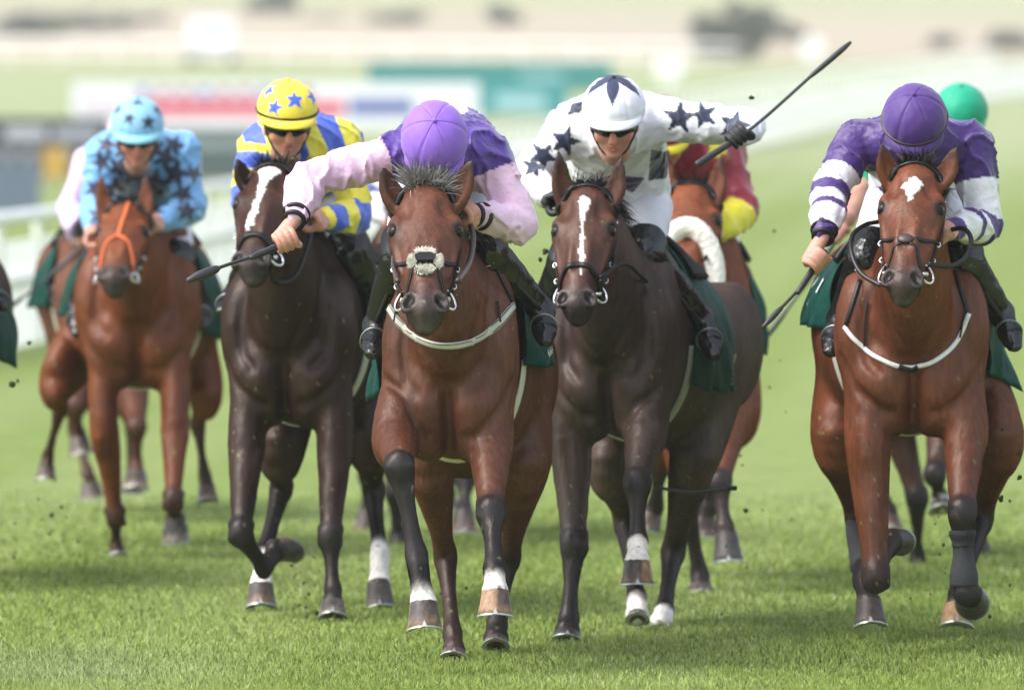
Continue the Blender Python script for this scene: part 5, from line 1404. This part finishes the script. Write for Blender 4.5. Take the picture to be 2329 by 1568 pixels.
# ------------------------------------------------------------------ colours worn
WHITE, NAVY = np.array((.74, .74, .79)), np.array((.012, .017, .045))
PURP, PURPC, PINK = np.array((.058, .016, .225)), np.array((.235, .11, .54)), np.array((.70, .47, .64))
YEL, BLUE = np.array((.78, .62, .05)), np.array((.045, .10, .52))
def full(V, c): return np.tile(np.asarray(c, float), (len(V), 1))
def decal(V, C, D, items, c, ymin=None):
    """printed stars lying in the cloth, facing up the course"""
    for px, py, r, ro in items:
        p = at(px, py, D + .75); q = star_poly(p[0], p[2], r * D / FPX, ro)
        m = in_poly(V[:, 0], V[:, 2], q) & (V[:, 1] < D + 1.05)
        C[m] = c
    return C
def silk_pink(V, I):
    C = full(V, PURP); t, d, w = I['armt'](V)
    arm = ((t > np.where(w == 0, .22, .28)) & (d < .12))
    C[arm] = PINK
    x = (V - I['ch']) @ I['ac']; b = V[:, 1] - I['ch'][1]
    m = (np.abs(x - .03) < .075 - .25 * np.clip(.25 - b, 0, .3)) & (b > .06) & (V[:, 2] > I['ch'][2] + .05); C[m] = PINK * 1.05
    return C
def silk_purple(V, I):
    C = full(V, PURP * np.array((.72, .75, .60))); t, d, w = I['armt'](V)
    bands = ((.62, 1.0), (1.22, 1.40), (1.50, 1.86))
    for a, b in bands:
        a2, b2 = (a, b) if a > 1 else (a, b)
        C[(t > a2) & (t < b2) & (d < .12)] = WHITE
    m = (t > .46) & (t < .80) & (w == 1) & (d < .12); C[m] = WHITE
    z = V[:, 2] - I['ch'][2]; x = (V - I['ch']) @ I['ac']
    m = (t < .3) & (np.abs(z + .10 + .15 * np.abs(x)) < .03) & (np.abs(x) < .17); C[m] = WHITE
    return C
def silk_star(V, I):
    C = full(V, WHITE); D = I['D']
    decal(V, C, D, [(1545, 268, 42, .1), (1600, 262, 36, 1.0), (1668, 285, 40, .3), (1285, 322, 40, .3), (1235, 355, 38, .6), (1213, 380, 30, .2)], NAVY)
    for poly in ([(1480, 340), (1545, 350), (1528, 405), (1475, 412)], [(1420, 400), (1468, 405), (1440, 440), (1420, 430)], [(1300, 235), (1330, 230), (1320, 255), (1290, 262)]):
        q = [(at(a, b, D + .9)[0], at(a, b, D + .9)[2]) for a, b in poly]; C[in_poly(V[:, 0], V[:, 2], q) & (V[:, 1] < D + 1.2)] = NAVY
    return C
def silk_stripe(V, I):
    t, d, w = I['armt'](V); x = (V - I['ch']) @ I['ac']; nz = noise3(5, 11)(V[:, 0], V[:, 1], V[:, 2])
    arm = (t > .15) & (d < .12)
    u = np.where(arm, t * 3.2 + nz * .30, x * 14 + nz * .55)
    return np.where((np.sin(u * np.pi) > .05)[:, None], YEL * np.array((.95, 1.05, 1)), BLUE)
def silk_blue(V, I):
    C = full(V, (.14, .34, .62)); rs = np.random.RandomState(4); D = I['D']
    st = [(398, 395, 30, .2), (415, 440, 26, .8), (350, 420, 34, .2), (375, 360, 26, .5), (300, 395, 30, 0), (270, 380, 26, .4), (230, 370, 24, .9), (240, 330, 22, .2), (395, 330, 24, .4), (425, 480, 24, .1), (330, 450, 28, .6), (260, 430, 26, .1), (345, 480, 26, .3), (215, 430, 22, .5), (440, 395, 20, .6), (225, 490, 22, .2), (280, 340, 24, .2), (350, 340, 24, .9)]
    return decal(V, C, D, [(a, b, r * 1.3, ro) for a, b, r, ro in st], (.015, .02, .05))
def silk_maroon(V, I):
    C = full(V, (.24, .012, .03)); t, d, w = I['armt'](V); C[(t > 1.12) & (d < .12)] = (.68, .60, .02)
    x = (V - I['ch']) @ I['ac']; C[(np.abs(np.abs(x) - .10) < .035) & (t < .25)] = (.68, .60, .02); return C
def silk_green(V, I):
    C = full(V, (.0, .26, .12)); t, d, w = I['armt'](V); C[(w == 1) & (t < .9)] = (.12, .75, .28); C[(t > 1.05) & (d < .1)] = SKIN; return C
def silk_lilac(V, I): return full(V, (.58, .44, .66))
def silk_navy(V, I):
    C = full(V, WHITE * .95); t, d, w = I['armt'](V); C[(t > .75) & (t < 1.3)] = (.03, .05, .22); return C
def cap_plain(c): return lambda g: full(g, c)
def cap_stars(c, sc_, items):
    def f(g):
        C = full(g, c); lon = np.arctan2(g[:, 0], g[:, 1]); lat = np.arccos(np.clip(g[:, 2], -1, 1)) ; 
        for lo, la, r, ro in items:
            u = (((lon - lo + np.pi) % (2 * np.pi)) - np.pi) * np.sin(la); v = -(lat - la)
            C[in_poly(u, v, star_poly(0, 0, r, ro)) & (np.abs(u) < 1)] = sc_
        return C
    return f
def cap_star3(g):
    C = full(g, WHITE); lat = np.arccos(np.clip(g[:, 2], -1, 1)); lon = np.arctan2(g[:, 0], g[:, 1])
    k = np.abs(((lon / (2 * np.pi / 5)) + .5) % 1 - .5) * 2
    C[lat < 1.12 - .80 * np.clip(k, 0, 1) ** .8] = NAVY * 1.6
    return C

RS = {}
RS['pink'] = dict(D=38.0, seed=1, label='jockey in purple and pink silks bowed low, arm stretched out with whip', head=(988, 334, .62), gaze=(60, 0, 0), sh=[(918, 350, .85), (1105, 352, .88)],
    el=[(705, 408, .73), (1182, 508, .82)], wr=[(670, 497, .52), (1085, 490, .63)], hand=[(650, 550, .47), (1058, 488, .57)], grip=[(.9, .2, .38), (-.4, -.8, -.2)],
    pelvis=(1020, 330, 1.42), knee=[(915, 580, .98), (1105, 572, .98)], ankle=[(853, 742, 1.2), (1232, 705, 1.25)], toe=[(848, 805, 1.02), (1240, 775, 1.08)],
    silk=silk_pink, cap=cap_plain(PURPC), peak=(.036, tuple(PURPC)), cuffs=[(0, 0), (1, 0)], goggles=True)
RS['purple'] = dict(D=39.1, seed=5, label='jockey in purple silks with white hooped sleeves, bare hand holding a lowered whip', head=(2080, 296, .62), gaze=(44, -4, 0), sh=[(1950, 328, .85), (2208, 332, .85)],
    el=[(1890, 432, .72), (2236, 508, .80)], wr=[(1872, 535, .52), (2165, 522, .6)], hand=[(1857, 596, .46), (2140, 530, .55)], grip=[(.62, .35, .70), (-.4, -.8, -.2)],
    pelvis=(2085, 400, 1.42), knee=[(1972, 590, .95), (2188, 590, .95)], ankle=[(1908, 725, 1.2), (2278, 712, 1.25)], toe=[(1888, 800, 1.02), (2306, 788, 1.08)],
    silk=silk_purple, cap=cap_plain((.066, .026, .175)), peak=(.036, (.052, .02, .14)), cuffs=[(0, 0)], bandc='brown_leather')
RS['star'] = dict(D=40.3, seed=3, label='jockey in white silks with navy stars raising a whip in a black glove', head=(1396, 274, .62), gaze=(22, -3, 0), sh=[(1292, 292, .88), (1490, 272, .88)],
    el=[(1203, 395, .80), (1694, 288, .78)], wr=[(1250, 450, .6), (1688, 305, .54)], hand=[(1264, 462, .55), (1680, 313, .47)], grip=[(-.3, -.8, -.2), (.76, .1, .64)],
    pelvis=(1416, 425, 1.32), knee=[(1290, 600, .98), (1466, 576, .98)], ankle=[(1235, 690, 1.25), (1598, 725, 1.3)], toe=[(1240, 740, 1.1), (1624, 808, 1.12)],
    silk=silk_star, cap=cap_star3, peak=(.036, tuple(WHITE)), glove=(.012, .012, .013), button=NAVY * 1.4)
RS['stripe'] = dict(D=42.0, seed=2, label='jockey in blue and yellow silks with a yellow cap of blue stars', head=(653, 280, .65), gaze=(16, 6, 0), sh=[(592, 335, .9), (778, 330, .9)],
    el=[(562, 440, .8), (808, 488, .82)], wr=[(610, 500, .6), (738, 500, .62)], hand=[(640, 505, .55), (712, 502, .56)], grip=[(-.3, -.8, -.2), (-.3, -.8, -.2)],
    pelvis=(720, 390, 1.5), knee=[(580, 590, 1.0), (795, 580, 1.0)], ankle=[(532, 675, 1.25), (868, 690, 1.3)], toe=[(506, 708, 1.08), (880, 750, 1.15)],
    silk=silk_stripe, cap=cap_stars(YEL, BLUE * 1.1, [(.20, .92, .36, .1), (-.58, 1.22, .32, .1), (1.22, 1.0, .34, .0), (-1.3, .75, .32, .2), (2.4, .9, .33, 0), (-2.5, .9, .33, 0)]), peak=(.044, tuple(YEL)), bandc='leather')
RS['blue'] = dict(D=47.6, seed=4, vox=.0075, label='jockey in light blue silks covered with dark stars, matching starred cap', head=(312, 308, .65), gaze=(20, 2, 0), sh=[(236, 348, .9), (416, 348, .9)],
    el=[(217, 465, .82), (432, 475, .82)], wr=[(216, 520, .62), (362, 505, .62)], hand=[(215, 540, .57), (345, 510, .57)], grip=[(-.3, -.8, -.2), (-.3, -.8, -.2)],
    boot_top=.02, pelvis=(340, 452, 1.30), knee=[(225, 600, 1.0), (402, 590, .93)], ankle=[(175, 690, 1.2), (455, 690, 1.3)], toe=[(178, 758, 1.02), (462, 742, 1.15)], breeches=(.62, .58, .70),
    silk=silk_blue, cap=cap_stars((.24, .48, .72), (.015, .02, .05), [(-.38, .98, .30, .1), (.48, 1.15, .34, .2), (1.35, .9, .32, 0), (-1.35, .85, .32, 0), (.1, .25, .26, 0)]), peak=(.042, (.24, .55, .70)))
RS['wool'] = dict(D=44.3, seed=6, vox=.012, label='jockey in maroon silks with yellow cuffs, tucked behind the horse with sheepskin noseband', head=(1510, 312, .7), gaze=(35, 0, 0), sh=[(1505, 355, .9), (1640, 352, .9)],
    el=[(1495, 460, .8), (1684, 478, .8)], wr=[(1530, 520, .6), (1632, 528, .6)], hand=[(1548, 530, .55), (1612, 536, .55)], grip=[(-.3, -.8, -.2), (-.3, -.8, -.2)],
    pelvis=(1580, 395, 1.5), knee=[(1520, 600, 1.0), (1642, 600, 1.0)], ankle=[(1480, 700, 1.25), (1690, 715, 1.3)], toe=[(1475, 750, 1.1), (1696, 772, 1.15)],
    silk=silk_maroon, cap=cap_plain((.24, .012, .03)), peak=(.036, (.6, .5, .02)), aw=1.08)
RS['green'] = dict(D=46.8, seed=7, vox=.012, label='jockey in green with a plain emerald cap, behind the purple silks', head=(2184, 278, .65), gaze=(25, 0, 0), sh=[(2055, 362, .9), (2212, 332, .9)],
    el=[(1953, 425, .8), (2232, 430, .82)], wr=[(1920, 505, .62), (2180, 500, .6)], hand=[(1905, 535, .57), (2160, 510, .55)], grip=[(.5, .3, .8), (-.3, -.8, -.2)],
    pelvis=(2140, 420, 1.5), knee=[(2060, 600, 1.0), (2190, 600, 1.0)], ankle=[(2020, 700, 1.25), (2238, 700, 1.25)], toe=[(2015, 750, 1.1), (2245, 750, 1.1)],
    silk=silk_green, cap=cap_plain((.0, .30, .17)), peak=(.036, (.0, .30, .17)))
RS['lilac'] = dict(D=52.0, seed=8, vox=.016, label='jockey in plain lilac silks half hidden behind the light blue starred jockey', head=(298, 324, .65), gaze=(30, 0, 0), sh=[(202, 378, .9), (335, 372, .9)],
    el=[(163, 472, .85), (345, 480, .82)], wr=[(178, 545, .65), (310, 530, .6)], hand=[(204, 552, .6), (290, 532, .55)], grip=[(-.3, -.8, -.2), (-.3, -.8, -.2)],
    pelvis=(265, 430, 1.45), knee=[(190, 580, 1.0), (320, 590, 1.0)], ankle=[(140, 645, 1.25), (365, 680, 1.25)], toe=[(128, 690, 1.08), (372, 725, 1.1)],
    silk=silk_lilac, cap=cap_plain((.58, .44, .66)), peak=(.036, (.58, .44, .66)))
RS['navy'] = dict(D=49.2, seed=9, vox=.016, label='jockey with white and navy sleeves barely showing behind the pink sleeve', head=(968, 334, .65), gaze=(30, 0, 0), sh=[(900, 385, .9), (1040, 380, .9)],
    el=[(842, 452, .85), (1060, 480, .82)], wr=[(880, 500, .65), (1000, 520, .6)], hand=[(900, 510, .6), (985, 525, .55)], grip=[(-.3, -.8, -.2), (-.3, -.8, -.2)],
    pelvis=(975, 420, 1.45), knee=[(905, 590, 1.0), (1020, 590, 1.0)], ankle=[(880, 680, 1.25), (1050, 680, 1.25)], toe=[(875, 725, 1.1), (1055, 725, 1.1)],
    silk=silk_navy, cap=cap_plain(NAVY * 2), peak=(.036, tuple(NAVY * 2)))
RS['edge'] = dict(D=44.5, seed=10, vox=.016, label='jockey at the left edge, only a dark boot in the stirrup in view', head=(-180, 302, .65), gaze=(30, 0, 0), sh=[(-270, 340, .9), (-85, 340, .9)],
    el=[(-290, 460, .8), (-70, 460, .8)], wr=[(-230, 510, .6), (-125, 510, .6)], hand=[(-210, 520, .55), (-145, 520, .55)], grip=[(-.3, -.8, -.2), (-.3, -.8, -.2)],
    pelvis=(-175, 400, 1.45), knee=[(-265, 590, 1.0), (-95, 590, 1.0)], ankle=[(-310, 700, 1.25), (-28, 668, 1.25)], toe=[(-315, 750, 1.1), (-6, 700, 1.1)],
    silk=silk_lilac, cap=cap_plain((.5, .05, .05)), peak=(.036, (.5, .05, .05)))

TK = {}
TK['pink'] = dict(nose='woolcross', bitwool=True, breast=dict(p=[(876, 690), (905, 735), (950, 770), (1010, 786), (1070, 778), (1125, 745), (1166, 700)], w=.030, c=(.52, .51, .43), edge=True,
        loops=[((905, 690), (898, 735)), ((1128, 690), (1135, 735))], tops=[((1166, 700), (1125, 610)), ((877, 690), (905, 610))]), reins=[dict(p=[(1040, 640, .16), (1066, 598, .36), (1076, 540, .50), (1062, 490, .57)], r=.010, m='brown_leather'), dict(p=[(905, 640, .12), (895, 600, .3), (905, 540, .5), (930, 500, .6)], r=.009, m='brown_leather')],
        cloth=(.30, .98), ph=(-118, 100), flare=.07, girth=(.55, .54, .46), text=[('IN', .045, .55, 78, .3), ('666', .04, .56, 90, .3)], white=[[(.62, 40), (.80, 40), (.80, 62), (.62, 62)]])
TK['purple'] = dict(nose='cross', breast=dict(p=[(1925, 745), (1950, 778), (1990, 810), (2035, 832), (2070, 836), (2120, 826), (2165, 795), (2192, 755), (2208, 715)], w=.017, c=(.76, .74, .78), patch=[(2045, 835), (2070, 840), (2092, 834)],
        loops=[((1975, 690), (1968, 790)), ((2200, 700), (2185, 770))], tops=[((2207, 717), (2175, 620)), ((1926, 746), (1960, 640))]), reins=[dict(p=[(2004, 650, .10), (1958, 622, .16), (1936, 575, .22), (1938, 535, .30), (1965, 512, .42), (1995, 505, .52)], flat=.016), dict(p=[(2110, 600, .12), (2160, 605, .16), (2196, 585, .22), (2208, 545, .32), (2190, 520, .46), (2150, 525, .55)], flat=.017)],
        cloth=(.34, 1.10), ph=(-88, 118), flare=.05, text=[('IN', .06, .86, -62, -.2), ('666', .055, .88, -74, -.2), ('Y', .12, .74, -62, -.6)], white=[[(.82, 40), (.95, 40), (.95, 60), (.82, 60)], [(.86, 72), (1.04, 72), (1.04, 92), (.86, 92)]])
TK['star'] = dict(nose='plain', nl=.42, reins=[dict(p=[(1365, 640, .12), (1395, 600, .25), (1385, 520, .42), (1300, 470, .52), (1264, 462, .55)], r=.007), dict(p=[(1365, 630, .12), (1420, 600, .35), (1470, 640, .75)], r=.007)],
        cloth=(.42, 1.02), ph=(-100, 126), flare=.04, text=[('Lon', .07, .90, 104, .25), ('666', .06, .90, 116, .25)], girth=(.30, .29, .26))
TK['stripe'] = dict(nose='plain', nl=.45, reins=[dict(p=[(600, 585, .12), (625, 640, .22), (670, 630, .40), (700, 560, .52), (712, 502, .56)], r=.010), dict(p=[(590, 580, .10), (628, 565, .25), (645, 530, .48), (640, 505, .55)], r=.008)],
        cloth=(.34, 1.02), ph=(-104, 104), flare=.03, white=[[(.72, 30), (.92, 30), (.92, 48), (.72, 48)], [(.80, 58), (1.0, 58), (1.0, 74), (.80, 74)]])
TK['blue'] = dict(nose='orange', reins=[dict(p=[(290, 610, .12), (310, 590, .3), (330, 540, .5), (345, 510, .57)], r=.009)], cloth=(.36, 1.0), ph=(-100, 116), flare=.04)
TK['wool'] = dict(nose='wool', cloth=(.36, 1.0), ph=(-100, 118), flare=.04, reins=[dict(p=[(1600, 590, .12), (1615, 570, .3), (1612, 536, .55)], r=.008)])
for k_ in ('green', 'lilac', 'navy'): TK[k_] = dict(nose='plain', cloth=(.36, .98), ph=(-104, 104), flare=.03)
TK['edge'] = dict(nose='plain', cloth=(.36, 1.0), ph=(-104, 122), flare=.16, text=[('IN', .06, .85, 112, .2), ('666', .05, .87, 119, .2)])

for k_ in ('sh', 'el', 'wr', 'hand', 'knee', 'ankle', 'toe'): RS['edge'][k_] = [(a + 14, b, c) for a, b, c in RS['edge'][k_]]
for k_ in ('head', 'pelvis'): RS['edge'][k_] = (RS['edge'][k_][0] + 14,) + RS['edge'][k_][1:]
RUN = {}
for k_ in HS:
    RUN[k_] = horse(HS[k_]); tack(RUN[k_], TK[k_])
    RS[k_]['H'] = RUN[k_]; rider(RS[k_])

# whips: padded end first, hand end last
whip([(432, 636, 38.28), (505, 606, 38.33), (590, 578, 38.40), (668, 545, 38.50)], 'black whip stretched out level from the pink sleeve across a brown horse', pad=.0165)
whip([(1930, 100, 40.95), (1850, 168, 40.9), (1745, 262, 40.82), (1680, 313, 40.77), (1588, 372, 40.7)], 'black whip held high above the field in a black glove')
whip([(1738, 740, 39.42), (1785, 690, 39.47), (1830, 640, 39.52), (1872, 575, 39.60)], 'black whip with pale flap pointing down from the bare hand beside purple sleeves')
whip([(1742, 768, 47.25), (1800, 690, 47.28), (1860, 610, 47.32), (1912, 525, 47.37)], 'dark green whip hanging behind the lowered black one')
whip([(12, 706, 52.4), (55, 674, 52.5), (100, 640, 52.6), (190, 560, 52.62)], 'thin dark whip near the left edge above the white rail')
